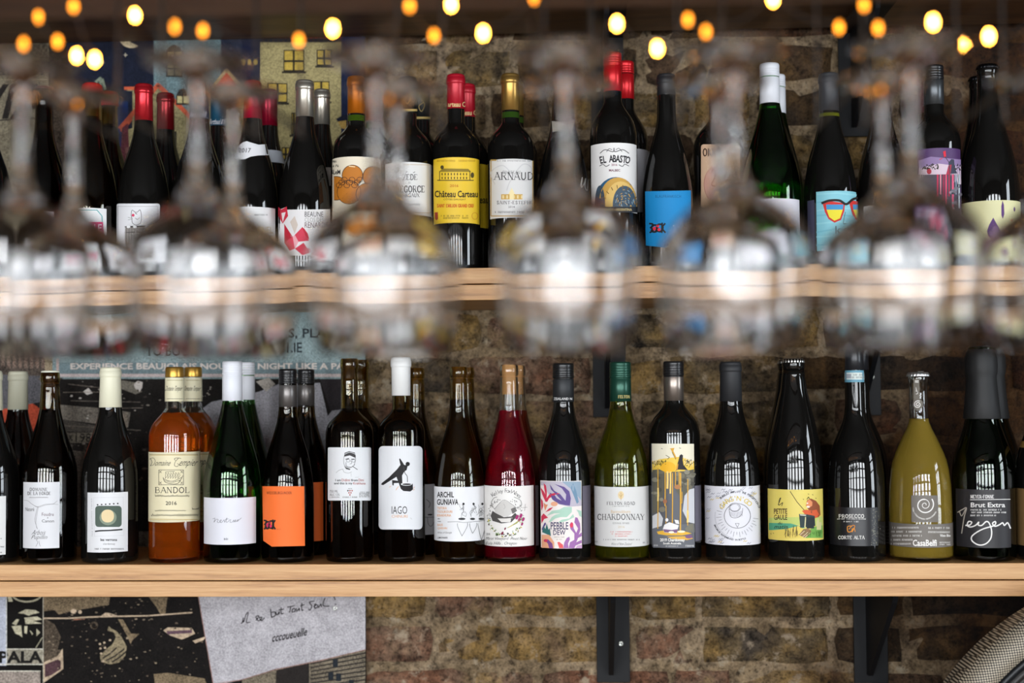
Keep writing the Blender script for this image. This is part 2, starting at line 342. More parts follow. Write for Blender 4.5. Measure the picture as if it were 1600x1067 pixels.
# ---------------------------------------------------------------- brick wall behind the shelves
def masonry(name, ramp_stops, rnd=True, bump=1.0, smear='#a89274', smear_at=.66):
    mt = bpy.data.materials.new(name); mt.use_nodes = True; b = mt.node_tree.nodes['Principled BSDF']
    geo = nd(mt, 'ShaderNodeNewGeometry')
    def noise(sc, det, rough=.6):
        n = nd(mt, 'ShaderNodeTexNoise'); n.inputs['Scale'].default_value = sc; n.inputs['Detail'].default_value = det; n.inputs['Roughness'].default_value = rough; lk(mt, geo.outputs['Position'], n.inputs['Vector']); return n
    na, nb, nc, ne = noise(14, 5), noise(70, 6, .7), noise(260, 3), noise(26, 8, .72)
    oi = nd(mt, 'ShaderNodeObjectInfo')
    s1 = nd(mt, 'ShaderNodeMath', operation='MULTIPLY_ADD'); lk(mt, na.outputs['Fac'], s1.inputs[0]); s1.inputs[1].default_value = 1.0
    if rnd:
        m1 = nd(mt, 'ShaderNodeMath', operation='MULTIPLY_ADD'); lk(mt, oi.outputs['Random'], m1.inputs[0]); m1.inputs[1].default_value = .62; m1.inputs[2].default_value = -.31; lk(mt, m1.outputs[0], s1.inputs[2])
    else: s1.inputs[2].default_value = 0
    r = ramp(mt, ramp_stops); lk(mt, s1.outputs[0], r.inputs[0])
    dk = ramp(mt, [(.33, (.16, .15, .14, 1)), (.45, (.72, .71, .7, 1)), (.56, (1.0, 1.0, 1.0, 1)), (.72, (1.4, 1.36, 1.28, 1))]); lk(mt, nb.outputs['Fac'], dk.inputs[0])
    mx = nd(mt, 'ShaderNodeMix', data_type='RGBA', blend_type='MULTIPLY'); mx.inputs['Factor'].default_value = 1; lk(mt, r.outputs[0], mx.inputs['A']); lk(mt, dk.outputs[0], mx.inputs['B'])
    pit = ramp(mt, [(.30, (.25, .24, .23, 1)), (.44, (1, 1, 1, 1)), (.66, (1.2, 1.2, 1.2, 1))]); lk(mt, nc.outputs['Fac'], pit.inputs[0]); mp_ = nd(mt, 'ShaderNodeMix', data_type='RGBA', blend_type='MULTIPLY'); mp_.inputs['Factor'].default_value = .85; lk(mt, mx.outputs['Result'], mp_.inputs['A']); lk(mt, pit.outputs[0], mp_.inputs['B']); mx = mp_
    cr = ramp(mt, [(.36, (.4, .38, .36, 1)), (.5, (1, 1, 1, 1)), (.64, (1.3, 1.28, 1.24, 1))]); lk(mt, ne.outputs['Fac'], cr.inputs[0]); mc_ = nd(mt, 'ShaderNodeMix', data_type='RGBA', blend_type='MULTIPLY'); mc_.inputs['Factor'].default_value = .8; lk(mt, mx.outputs['Result'], mc_.inputs['A']); lk(mt, cr.outputs[0], mc_.inputs['B']); mx = mc_
    sm = ramp(mt, [(smear_at-.04, (0, 0, 0, 1)), (smear_at+.05, (1, 1, 1, 1))]); lk(mt, ne.outputs['Fac'], sm.inputs[0])
    mx2 = nd(mt, 'ShaderNodeMix', data_type='RGBA', blend_type='MIX'); lk(mt, sm.outputs[0], mx2.inputs['Factor']); lk(mt, mx.outputs['Result'], mx2.inputs['A']); mx2.inputs['B'].default_value = lin(smear)
    lk(mt, mx2.outputs['Result'], b.inputs['Base Color']); b.inputs['Roughness'].default_value = .9; b.inputs['Specular IOR Level'].default_value = .25
    h = nd(mt, 'ShaderNodeMath', operation='MULTIPLY_ADD'); lk(mt, nb.outputs['Fac'], h.inputs[0]); h.inputs[1].default_value = 1.0
    h2 = nd(mt, 'ShaderNodeMath', operation='MULTIPLY_ADD'); lk(mt, nc.outputs['Fac'], h2.inputs[0]); h2.inputs[1].default_value = .35; lk(mt, ne.outputs['Fac'], h2.inputs[2]); lk(mt, h2.outputs[0], h.inputs[2])
    bp = nd(mt, 'ShaderNodeBump'); bp.inputs['Strength'].default_value = bump; bp.inputs['Distance'].default_value = .016; lk(mt, h.outputs[0], bp.inputs['Height']); lk(mt, bp.outputs[0], b.inputs['Normal'])
    return mt
def darken_right(mt, dark):
    """multiplies the colour darker, in patches, towards the right end of the wall"""
    b = mt.node_tree.nodes['Principled BSDF']; src = b.inputs['Base Color'].links[0].from_socket
    geo = nd(mt, 'ShaderNodeNewGeometry'); sp = nd(mt, 'ShaderNodeSeparateXYZ'); lk(mt, geo.outputs['Position'], sp.inputs[0])
    n = nd(mt, 'ShaderNodeTexNoise'); n.inputs['Scale'].default_value = 6; n.inputs['Detail'].default_value = 5; lk(mt, geo.outputs['Position'], n.inputs['Vector'])
    a = nd(mt, 'ShaderNodeMath', operation='MULTIPLY_ADD'); lk(mt, n.outputs['Fac'], a.inputs[0]); a.inputs[1].default_value = .9; lk(mt, sp.outputs['X'], a.inputs[2])
    r = ramp(mt, [(.78, (0, 0, 0, 1)), (1.0, (1, 1, 1, 1))]); a2 = nd(mt, 'ShaderNodeMath', operation='MULTIPLY'); lk(mt, a.outputs[0], a2.inputs[0]); a2.inputs[1].default_value = .86; lk(mt, a2.outputs[0], r.inputs[0])
    m = nd(mt, 'ShaderNodeMix', data_type='RGBA', blend_type='MULTIPLY'); lk(mt, r.outputs[0], m.inputs['Factor']); lk(mt, src, m.inputs['A']); m.inputs['B'].default_value = lin(dark); lk(mt, m.outputs['Result'], b.inputs['Base Color']); return mt
M_MORTAR = darken_right(masonry('lime_mortar', [(.3, '#8a7558'), (.5, '#a68f70'), (.7, '#bca588')], False, 1.0, '#c4b398', .6), '#745a3e')
M_BRICK = darken_right(masonry('weathered_stock_brick', [(.10, '#5e5347'), (.28, '#85704f'), (.42, '#aa8850'), (.55, '#a68a62'), (.70, '#947660'), (.88, '#96684f')], smear='#c4b096', smear_at=.6), '#7a5e40')
M_BRICK_D = darken_right(masonry('dark_stock_brick', [(.12, '#3a3129'), (.32, '#57442f'), (.48, '#6e5433'), (.62, '#5f4a36'), (.8, '#6c5440'), (.95, '#74492f')], True, 1.0, '#77674f', .66), '#a08360')
def wallgrid(x0, x1, z0, z1, nx, nz, seed):
    r = random.Random(seed); v = []; f = []
    for j in range(nz+1):
        for i in range(nx+1): v.append((x0+(x1-x0)*i/nx, WALL-(r.uniform(0, .004) if 0 < i < nx else 0.0), z0+(z1-z0)*j/nz))
    for j in range(nz):
        for i in range(nx): a = j*(nx+1)+i; f.append((a, a+1, a+nx+2, a+nx+1))
    return v, f
wb = MB().add(box(XL-.2, XR+.2, WALL+.001, WALL+.2, 0, ZC)); wallv, wallf = wallgrid(XL, .45, .0, ZC, 120, 100, 3); wb.add((wallv, wallf))
n0 = len(wb.f); wb.add(wallgrid(.45, XR, .0, ZC, 90, 100, 4))
wall_back = obj('wall_back', wb.v, wb.f, M_MORTAR, mats=[M_MORTAR]); tag(wall_back, kind='structure')
def brick(cx, cz, L, H, seed, mat):
    r = random.Random(seed); nx, nz = (7, 4) if L > .15 else (5, 4); v = []; f = []; j0 = [r.uniform(-.004, .004) for _ in range(8)]
    tilt = r.uniform(-.02, .02); out = WALL-r.uniform(.004, .009)
    for j in range(nz):
        for i in range(nx):
            u, w_ = i/(nx-1), j/(nz-1); ed = i in (0, nx-1) or j in (0, nz-1)
            x = cx+(u-.5)*L+(r.uniform(-.004, .004)); z = cz+(w_-.5)*H+r.uniform(-.003, .003)
            if i in (0, nx-1) and j in (0, nz-1): x -= (u-.5)*r.uniform(.002, .009); z -= (w_-.5)*r.uniform(.002, .008)
            y = out+tilt*(u-.5)*L*.3+r.uniform(-.0022, .0026)+(.0022 if ed else 0)
            v.append((x, y, z))
    for j in range(nz-1):
        for i in range(nx-1): a = j*nx+i; f.append((a, a+1, a+nx+1, a+nx))
    rim = [i for i in range(nx)]+[j*nx+nx-1 for j in range(1, nz)]+[(nz-1)*nx+i for i in range(nx-2, -1, -1)]+[j*nx for j in range(nz-2, 0, -1)]
    b0 = len(v)
    for k in rim: v.append((v[k][0], WALL+.03, v[k][2]))
    for k in range(len(rim)): k2 = (k+1) % len(rim); f.append((rim[k2], rim[k], b0+k, b0+k2))
    c = Vector((cx, WALL, cz)); o = obj('brick', [Vector(p)-c for p in v], f, mat, wall_back, True); o.location = c
PANEL_X = hit(571.5, 700, WALL-.015).x
bz0 = hit(850, 970, WALL).z
rb = random.Random(11)
for row in range(-4, 15):
    zc = bz0+.0759*row+.038; x = PANEL_X-.10-rb.uniform(0, .2)+(.11 if row % 2 else 0); k = row % 2
    while x < 1.62:
        L = (.215 if k % 2 else .104)+rb.uniform(-.014, .012)
        g = rb.uniform(.009, .016); cx = x+L/2
        if cx+L/2 > PANEL_X-.05:
            t = (cx-.25)/.5+rb.uniform(-.45, .45); brick(cx, zc+rb.uniform(-.002, .002), L, .0759-rb.uniform(.012, .019), row*100+int(x*1000), M_BRICK_D if t > .5 or (row > 7 and rb.random() < .45) else M_BRICK)  # darker bricks towards the right; more in upper rows, painting in their shade
        x += L+g; k += 1
# ---------------------------------------------------------------- printed collage panel screwed to the wall
PY = WALL-.029
pz0, pz1 = .55, 2.62
pl = obj('collage_panel', *box(-2.5, PANEL_X, PY, WALL-.017, pz0, pz1), grain('#15120f', .45)); bevel(pl, .001)
tag(pl, 'dark printed collage panel of torn posters and a night street, on the left wall', 'wall panel')
A = Art()
def G(c, a=.45): return ('g', c, a)
# torn newspaper at far left
A.rect(-90, 52, 76, 300, G('#6f6756', .55)); A.rect(78, 95, 118, 330, G('#3c3229', .8)); A.rect(-90, 300, 118, 470, G('#453c34', .7))
A.up(); A.rect(-60, 60, 75, 92, G('#4a4338', .9)); A.text('man of', -34, 98, 73, 117, G('#1d1a17', .2)); A.text('VIA', -40, 131, 74, 186, G('#211d1b', .3), .01, .25)
A.line([(-60, 124), (76, 124)], 1.2, G('#8f8670')).line([(-60, 192), (76, 183)], 2, G('#2a2522'))
# night sky
A.layer = 0; A.rect(104, 30, 572, 440, G('#161a29', .4))
A.up(); A.rect(181, 158, 200, 255, G('#172a55', .35)); A.rect(376, 60, 406, 140, G('#161c34', .3)); A.rect(533, 55, 569, 400, G('#1a223c', .4))
mo = [(190, 50)]+[(205+20*math.cos(math.radians(a)), 56+19*math.sin(math.radians(a))) for a in range(175, 40, -15)]+[(216, 72), (205, 66), (197, 57)]
A.poly(mo, G('#b9a888', .4))
for sx, sy in ((222, 55), (196, 86), (131, 60), (160, 98)): A.poly([(sx-4, sy), (sx-1, sy-1), (sx, sy-4), (sx+1, sy-1), (sx+4, sy), (sx+1, sy+1), (sx, sy+4), (sx-1, sy+1)], G('#a79f8c', .2))
# teal tower with arched window
A.up(); A.rect(240, 52, 345, 345, G('#62767a', .45)); A.rect(345, 52, 378, 330, G('#272c3d', .4))
A.up(); A.poly([(259, 120), (259, 82), (264, 74), (272, 70), (280, 74), (286, 82), (286, 120)], G('#2b2a26', .2))
A.up()
for i in range(2):
    for j in range(3): A.rect(262+i*12, 82+j*12.5, 272+i*12, 92.5+j*12.5, G('#a59768' if j < 2 else '#6b6350', .35))
# cream gabled house with orange roof
A.layer = 3; A.poly([(197, 142), (207, 137), (207, 200), (190, 205), (190, 420), (330, 420), (330, 205), (247, 132), (240, 140), (212, 165), (212, 142)], G('#8f8560', .45)); A.poly([(300, 210), (330, 150), (352, 110), (405, 170), (405, 420), (300, 420)], G('#8a8365', .45))
A.up(); A.line([(188, 200), (247, 133), (300, 185)], 7, G('#b8543a', .35)); A.line([(195, 138), (212, 138)], 5, G('#c05a3c', .3)); A.line([(190, 205), (205, 186)], 5, G('#b8543a', .3))
A.poly([(328, 148), (354, 112), (378, 140), (366, 150)], G('#c4553a', .35)); A.line([(322, 152), (354, 108), (384, 146)], 5, G('#b79b6f', .3))
A.poly([(275, 150), (280, 140), (288, 138), (297, 146), (300, 164), (275, 164)], G('#2a2622', .3)); A.rect(277, 150, 285, 161, G('#b3a777', .3)); A.rect(287, 150, 296, 161, G('#b3a777', .3))
A.poly([(188, 260), (190, 200), (200, 192), (203, 262)], G('#5b2f35', .5)); A.rect(196, 230, 207, 320, G('#6b4a45', .6)); A.rect(228, 205, 236, 250, G('#343028', .3)); A.rect(268, 205, 276, 250, G('#343028', .3))
for k in range(3): A.ell(380+k*9.5, 97, 3.2, 4.2, G('#b39a4e', .2))
A.line([(150, 128), (157, 122), (157, 142)], 4, G('#77806f', .3)); A.line([(160, 124), (164, 140)], 4, G('#77806f', .3))
# tall cream house
A.layer = 3; A.rect(406, 66, 533, 430, G('#988c62', .42)); A.up(); A.rect(408, 55, 533, 60, G('#9c4a34', .5))
for k in range(16): A.rect(410+k*7.8, 59, 413.5+k*7.8, 66, G('#2d2620', .3))
for (x0, y0, x1, y1) in ((443, 78, 475, 113), (495, 78, 519, 104), (418, 130, 449, 162), (489, 127, 515, 160), (455, 176, 463, 212), (440, 230, 453, 252), (420, 300, 450, 335), (485, 230, 512, 262)):
    A.layer = 4; A.rect(x0, y0, x1, y1, G('#2a261f', .2)); A.layer = 5; mx, my = (x0+x1)/2, (y0+y1)/2; gx = 1.6
    for (a, b) in ((x0, mx), (mx, x1)):
        for (c, d) in ((y0, my), (my, y1-2)): A.rect(a+gx, c+gx, b-gx, d-gx, G('#b59a45', .3))
    A.line([(x0-2, y1), (x1+2, y1)], 3, G('#2a261f', .2))
A.poly([(525, 186), (535, 180), (553, 178), (553, 212), (543, 204), (536, 200)], G('#1b1e2c', .2)); A.poly([(528, 190), (541, 188), (541, 202), (533, 200)], G('#a8894a', .3))
# teal ticket banner
A.layer = 0; A.rect(-90, 470, 82, 600, G('#4d443d', .85)); A.rect(82, 440, 572, 592, G('#7e8f90', .42))
A.up(); A.rect(93, 566, 572, 584, G('#69797d', .35)); A.line([(88, 586.5), (572, 586.5)], 5, G('#b3a5a2', .3)); A.line([(90, 560), (90, 590)], 4, G('#a6928c', .3))
A.up(); D_ = G('#2b3236', .2); A.text('Tickets', 80, 508, 160, 523, D_, .01); A.text('£50 (INCLUDES BEAUJOLAIS, PLATTER', 172, 513, 565, 532, D_, .012); A.text('TO BOOK: 0151', 228, 538, 350, 556, D_); A.text('WWW.51.IE', 370, 535, 472, 551, D_, .01); A.text('51', 398, 491, 420, 505, D_, .01); A.text('BOTTLES FREE', 300, 478, 384, 492, D_)
A.text('EXPERIENCE BEAUJOLAIS NOUVEAU NIGHT LIKE A PARISIAN', 110, 567, 590, 580, G('#c0b6ae', .25), .02)
for k in range(9): A.rect(2+k*9, 545, 7+k*9, 575, G('#6b5a50', .9))
A.rect(70, 556, 82, 580, G('#8a7c66', .6))
# dark torn posters behind the lower bottles
A.layer = 0; A.rect(-90, 592, 572, 905, G('#1b1816', .6))
A.up(); A.poly([(-10, 612), (20, 606), (64, 640), (58, 700), (-10, 705)], G('#a5452f', .45)); A.poly([(0, 585), (85, 588), (80, 625), (0, 640)], G('#57565a', .6))
A.poly([(90, 632), (160, 638), (204, 644), (200, 668), (95, 655)], G('#6e675e', .7)); A.poly([(100, 655), (150, 665), (150, 676), (100, 674)], G('#4a453f', .6)); A.rect(104, 676, 145, 692, G('#6d6659', .7)); A.rect(104, 694, 136, 712, G('#4d463f', .9)); A.rect(190, 645, 199, 668, G('#7a7064', .6))
A.rect(117, 712, 135, 866, G('#514740', .9)); A.rect(217, 830, 236, 866, G('#6b655d', .7)); A.rect(220, 700, 236, 828, G('#2a2625', .8)); A.poly([(178, 592), (215, 598), (222, 612), (212, 616), (180, 604)], G('#6a655b', .6))
A.poly([(314, 640), (330, 628), (404, 612), (436, 600), (500, 598), (512, 650), (520, 640), (574, 636), (574, 900), (314, 900)], G('#8d8b90', .4))
A.poly([(500, 592), (574, 592), (574, 634), (516, 642)], G('#2b2729', .3)); A.poly([(400, 596), (420, 590), (430, 600), (416, 612)], G('#9a938a', .4))
A.up(); A.text('1982', 118, 677, 152, 691, G('#1d1a18', .2)); A.ell(122, 700, 9, 6, G('#272220', .3)); A.text('X', 106, 678, 114, 690, G('#1d1a18', .2))
rr = random.Random(5)
def flecks(x0, y0, x1, y1, n, cols, s0, s1, asp=1.6):
    for _ in range(n):
        cx, cy, s = rr.uniform(x0, x1), rr.uniform(y0, y1), rr.uniform(s0, s1); m_ = rr.randint(5, 8)
        A.poly([(cx+s*asp*rr.uniform(.5, 1)*math.cos(2*math.pi*k/m_), cy+s*rr.uniform(.4, 1)*math.sin(2*math.pi*k/m_)) for k in range(m_)], G(rr.choice(cols), .4))
flecks(95, 592, 235, 700, 26, ['#a39a90', '#7d756c', '#c2bab2'], .6, 2.2); A.poly([(209, 600), (215, 595), (223, 597), (222, 606), (218, 612), (211, 607)], G('#b9b2ab', .3)); A.poly([(130, 612), (138, 606), (145, 614), (136, 617)], G('#b9b2ab', .3)); flecks(310, 600, 330, 625, 9, ['#a39a90'], .6, 1.6); flecks(405, 595, 415, 606, 5, ['#a39a90'], 1, 2)
flecks(95, 592, 310, 720, 60, ['#4a423b', '#5d544b', '#3a332e', '#8a8178'], .5, 2.6); flecks(117, 712, 236, 866, 60, ['#5a4f46', '#2a2522', '#6d6258'], 1, 3.5); flecks(0, 590, 118, 870, 50, ['#5a4f46', '#3a322d', '#776b60'], .8, 3)
for k in range(9): A.line([(96+rr.uniform(0, 20), 600+k*13), (150+rr.uniform(0, 80), 603+k*13+rr.uniform(-6, 6))], .9, G('#6e655c', .6))
# below the lower shelf
A.layer = 0; A.rect(-90, 905, 572, 1200, G('#141110', .6)); A.up(); A.rect(-90, 905, 9.5, 1040, G('#a9adba', .3)); A.rect(9.5, 905, 67.5, 1200, G('#100e0d', .4)); A.rect(10, 1014, 67, 1037, G('#8c8677', .5)); A.rect(-40, 1049, 63, 1120, G('#8d8279', .6))
A.up(); A.text('PALA', -2, 1017, 67, 1036, G('#191716', .2), .03); A.line([(9, 1014), (67, 1014)], 1.4, G('#c7c3b4')).line([(0, 1038), (67, 1038)], 1.4, G('#c7c3b4')).line([(67.5, 905), (67.5, 1100)], 1.2, G('#a8a293')).line([(10, 905), (10, 1036)], 1.5, G('#c2c2bd')).line([(0, 1048.5), (63, 1048.5)], 1.6, G('#c7c3b4'))
CR = G('#aaa48c', .45); A.ring(42, 926, 24, 14, 2.6, CR, 20, 20, 160); A.poly([(12, 930), (17, 930), (20, 940), (13, 940)], CR); A.poly([(28, 958), (40, 952), (55, 953), (62, 957), (50, 960), (45, 962), (38, 959)], CR); A.poly([(19, 974), (26, 967), (30, 968), (25, 977)], CR); A.poly([(38, 965), (58, 963), (66, 968), (52, 970), (66, 974), (40, 975)], CR); A.poly([(18, 978), (33, 977), (34, 987), (35, 996), (30, 992), (24, 990)], CR); A.poly([(38, 978), (43, 978), (42, 990), (38, 989)], CR); A.poly([(46, 984), (52, 990), (50, 992)], CR); A.poly([(57, 982), (63, 988), (57, 994)], CR); A.line([(66, 996), (56, 1012)], 1.2, CR)
BR = G('#6f604b', .65); BR2 = G('#4b4136', .8); LT = G('#b09c84', .4)
A.poly([(68, 932), (172, 932), (170, 945), (110, 955), (92, 960), (85, 953), (68, 955)], BR); A.poly([(232, 932), (262, 932), (258, 960), (252, 962), (244, 948)], BR); A.poly([(68, 965), (85, 975), (95, 995), (90, 1015), (98, 1015), (92, 1030), (68, 1035)], BR2)
A.line([(68, 966), (105, 966), (140, 964), (175, 963), (230, 962), (300, 957)], 2.2, LT); A.ell(115, 955, 5, 4, LT, 8); A.ell(125, 956, 3, 3, LT, 8); A.poly([(158, 962), (165, 957), (172, 958), (185, 962)], LT); A.line([(115, 968), (132, 967)], 1.5, G('#8d5f4c'))
A.ring(147, 977, 4.5, 4.5, 3.5, BR2, 10)
A.poly([(170, 978), (174, 982), (182, 986), (190, 995), (198, 1010), (196, 1024), (186, 1035), (172, 1038), (158, 1034), (156, 1025), (164, 1016), (176, 1006), (181, 996), (178, 988), (168, 985)], G('#7f735b', .6)); A.poly([(184, 967), (192, 968), (205, 990), (218, 990), (207, 1000), (204, 1006), (198, 992)], BR)
A.up()
for (a, b, c, d) in ((161, 1028, 182, 1012), (166, 1032, 194, 1014), (175, 1034, 197, 1018)): A.line([(a, b), ((a+c)/2, (b+d)/2+1.5), (c, d)], 2.2, G('#231f1d', .3))
for (x, y) in ((156, 1006), (163, 1004), (157, 1013), (164, 1012), (158, 1021), (172, 1000), (161, 1033)): A.ell(x, y, 2, 1.8, LT, 7)
A.layer = 2; A.poly([(68, 1035), (90, 1025), (98, 1013), (99, 1045), (85, 1055), (68, 1067)], LT); A.up(); A.poly([(70, 1038), (90, 1030), (95, 1033), (95, 1045), (80, 1055), (70, 1058)], G('#4a3438', .5))
A.layer = 2; A.poly([(255, 985), (262, 980), (300, 981), (305, 990), (292, 996), (284, 999), (266, 993)], LT); A.up(); A.poly([(260, 986), (300, 984), (300, 989), (262, 991)], G('#5d4650', .5))
A.layer = 2; A.poly([(240, 1053), (262, 1051), (320, 1060), (330, 1090), (245, 1090)], BR); A.poly([(301, 1001), (322, 994), (318, 1000), (305, 1005)], LT)
flecks(70, 935, 320, 1066, 170, ['#6d6152', '#8b7c68', '#55493e', '#3b332c'], .4, 2.0)
# loose grey sheet with handwriting
A.layer = 3; A.poly([(309.5, 925), (571, 925), (571, 1015), (500, 1032), (430, 1045), (378, 1062), (333, 1072)], G('#a7a4a8', .36)); A.poly([(378, 1063), (430, 1046), (485, 1034), (571, 1016), (571, 1120), (378, 1120)], G('#6d6455', .6))
A.up(); A.poly([(432, 1047), (483, 1036), (483, 1080), (430, 1080)], G('#262220', .3))
for k in range(7): A.line([(486, 1037+k*6), (571, 1020+k*7)], 2.2, G('#2e2a27', .4))
for (x, y) in ((520, 1030), (525, 1052), (513, 1050), (545, 1062)): A.rect(x, y, x+8, y+12, G('#22262b', .3))
A.line([(309.5, 930), (333, 1068)], 1.3, G('#8a6a62')).line([(333, 1069), (378, 1062), (430, 1046), (500, 1032), (571, 1015)], 1.3, G('#8a6a62'))
HW = G('#211d20', .2)
def hand(pts): A.curve([(280+x/5.333, 925+y/5.333) for x, y in pts], 1.5, HW, 4)
hand([(535, 215), (525, 255), (545, 225), (560, 180), (575, 175), (560, 250), (590, 250)]); hand([(515, 262), (545, 240)]); hand([(640, 235), (665, 200), (640, 205), (660, 240), (690, 215), (670, 210), (685, 238), (710, 215)])
hand([(760, 140), (770, 210), (765, 175), (795, 165), (800, 195), (770, 210)]); hand([(805, 165), (815, 190), (835, 165), (830, 185)]); hand([(850, 130), (850, 180), (870, 175)]); hand([(830, 150), (870, 142)])
hand([(900, 125), (960, 115)]); hand([(930, 120), (920, 170)]); hand([(945, 140), (940, 165), (965, 160), (960, 135), (945, 142)]); hand([(975, 135), (980, 160), (1000, 135), (1000, 158)]); hand([(1022, 90), (1022, 150), (1035, 148)]); hand([(1010, 115), (1042, 105)])
hand([(1125, 75), (1085, 85), (1105, 115), (1090, 150), (1078, 140)]); hand([(1120, 120), (1145, 105), (1130, 100), (1130, 135), (1150, 125)]); hand([(1155, 105), (1160, 128), (1180, 100), (1185, 122)]); hand([(1215, 50), (1200, 90), (1205, 115), (1250, 118)]); hand([(1290, 35), (1300, 65)]); hand([(1300, 98), (1306, 104)])
A.text('cccoueuelle', 425, 985, 481, 998, HW, .012, .4, -11)
def panel_pt(p, ly): return hit(p[0], p[1], PY-.0004-.00008*ly)
V, F, M, cols = A.tris_out(panel_pt, None, 571.0)
# keep the print inside the panel's edge and height
pr = obj('collage_print', V, F, None, pl, mats=[grain(c[1], c[2]) for c in cols], midx=M)
ps = hit(524, 950, PY)
def screw(parent, p, r=.0042, name='screw'):
    v, f = lathe([(r, 0), (r, .0008), (r*.7, .0016), (r*.45, .0017), (r*.35, .0008), (0, .0008)], 16)
    o = obj(name, v, f, pmat('zinc', '#c9ccc6', .3, 1.0), parent, True); o.rotation_euler = (math.radians(90), 0, 0); o.location = Vector(p)-(parent.location if parent else Vector()); return o
screw(pl, (ps.x, PY-.0022, ps.z))
# ---------------------------------------------------------------- shelves
ZL, ZU, ZT, FE = 1.10, 1.5471, 2.02, -.052
SHX0, SHX1 = -1.9, 1.9
def shelf(zt, label, wood=None):
    e = empty('oak_shelf', (0, FE, zt)); tag(e, label, 'shelf', 'oak shelves')
    for k, (a, b) in enumerate(((-.0238, 0), (-.0488, -.0256))):
        v, f = box(SHX0, SHX1, 0 if k == 0 else .0005, PY-.004-FE, a, b); o = obj('board', v, f, wood or M_OAK, e); bevel(o, .0006, 2)
    return e
shelf(ZL, 'lower oak shelf of two stacked boards, carrying the front-facing row above the loose grey note')
shelf(ZU, 'middle oak shelf of two stacked boards, seen partly through the hanging wine glasses')
shelf(ZT, 'top oak shelf at the upper edge, only its shade-coloured underside showing', M_RACK_SHADE)  # dark rack wood instead of oak paints in the shade under this shelf
M_STEEL = pmat('black_powder_coat', '#0b0c0f', .6, spec=.25)
def bracket(xc, zt, label):
    z1 = zt-.0488; e = empty('shelf_bracket', (xc, WALL-.008, z1)); tag(e, label, 'bracket', 'black steel shelf brackets')
    b = obj('wall_plate', *box(-.028, .028, -.008, -.002, -.183, -.0005), M_STEEL, e); bevel(b, .0008)
    obj('arm', *box(-.028, .028, -.235, -.008, -.0065, -.0005), M_STEEL, e)
    g = .004; v = [(s, y, z) for s in (-g-.004, g-.004) for (y, z) in ((-.008, -.168), (-.008, -.0065), (-.225, -.0065), (-.215, -.02), (-.022, -.168))]
    f = [(4, 3, 2, 1, 0), (5, 6, 7, 8, 9)]+[(k, (k+1) % 5, (k+1) % 5+5, k+5) for k in range(5)]; obj('gusset', v, f, M_STEEL, e)
    s = screw(e, (0, 0, 0), .0048); s.location = (.013 if zt < 2 else -.016, -.0075, -.118 if zt < 2 else -.094)
for (px, py, zt, lab) in ((957.5, 960, ZL, 'black steel bracket under the lower shelf, nearer the collage panel'), (1359, 960, ZL, 'black steel bracket under the lower shelf, nearer the dotted drum'),
                          (952, 600, ZU, 'black steel bracket under the middle shelf, behind the green screw-capped chardonnay'), (1349, 600, ZU, 'black steel bracket under the middle shelf, behind the bottle with the blue neck strip'),
                          (949, 150, ZT, 'black steel bracket under the top shelf, behind the red-capped malbec'), (1336, 150, ZT, 'black steel bracket under the top shelf, with a bright screw, right of the sunglasses bottle')):
    bracket(hit(px, py, WALL-.01).x, zt, lab)
# ---------------------------------------------------------------- bottles
SHAPES = {  # share of the way from neck radius to body radius, against height as a share of the whole
 'burg': [(.40, 1), (.456, .975), (.50, .91), (.537, .83), (.58, .69), (.618, .54), (.66, .37), (.70, .22), (.74, .10), (.77, .04), (.80, 0)],
 'burg2': [(.34, 1), (.39, .98), (.43, .94), (.463, .88), (.52, .77), (.568, .64), (.62, .45), (.672, .27), (.72, .12), (.76, .04), (.80, 0)],
 'green': [(.36, 1), (.41, .975), (.46, .9), (.50, .82), (.55, .68), (.60, .53), (.65, .38), (.70, .24), (.74, .13), (.77, .06), (.80, 0)],
 'fizz': [(.33, 1), (.388, .98), (.44, .93), (.489, .86), (.54, .73), (.589, .59), (.64, .43), (.69, .29), (.74, .15), (.79, .06), (.85, 0)],
 'gaule': [(.42, 1), (.47, .98), (.527, .92), (.606, .77), (.686, .56), (.765, .33), (.84, .12), (.92, 0)],
 'casa': [(.29, 1), (.34, .985), (.40, .96), (.485, .87), (.53, .78), (.57, .66), (.61, .51), (.654, .34), (.70, .14), (.73, .04), (.756, 0)],
 'prosecco': [(.34, 1), (.38, .985), (.427, .95), (.465, .90), (.503, .82), (.54, .69), (.58, .52), (.62, .31), (.655, .14), (.69, .04), (.72, 0)],
 'champ': [(.39, 1), (.424, .98), (.46, .92), (.5, .82), (.54, .65), (.573, .5), (.62, .3), (.66, .17), (.75, .06), (.85, 0)],
}
def bord(zs, zn):
    return [(zs+(zn-zs)*t, g) for t, g in ((0, 1), (.12, .985), (.25, .94), (.36, .87), (.46, .78), (.55, .67), (.63, .54), (.71, .40), (.79, .26), (.88, .12), (.95, .04), (1, 0))]
GL_BLACK = pmat('dark_bottle_glass', (.0045, .0042, .0038, 1), .025, ior=1.52, spec=.5)
def glassmat(col): return pmat('bottle_glass', col, .0, trans=1.0, ior=1.5)
def winemat(col, tr=1.0, rough=.0): return pmat('wine', col, rough, trans=tr, ior=1.36, spec=.3)
GROUPS = {'L': 'wine bottles on the lower shelf', 'U': 'wine bottles on the middle shelf'}
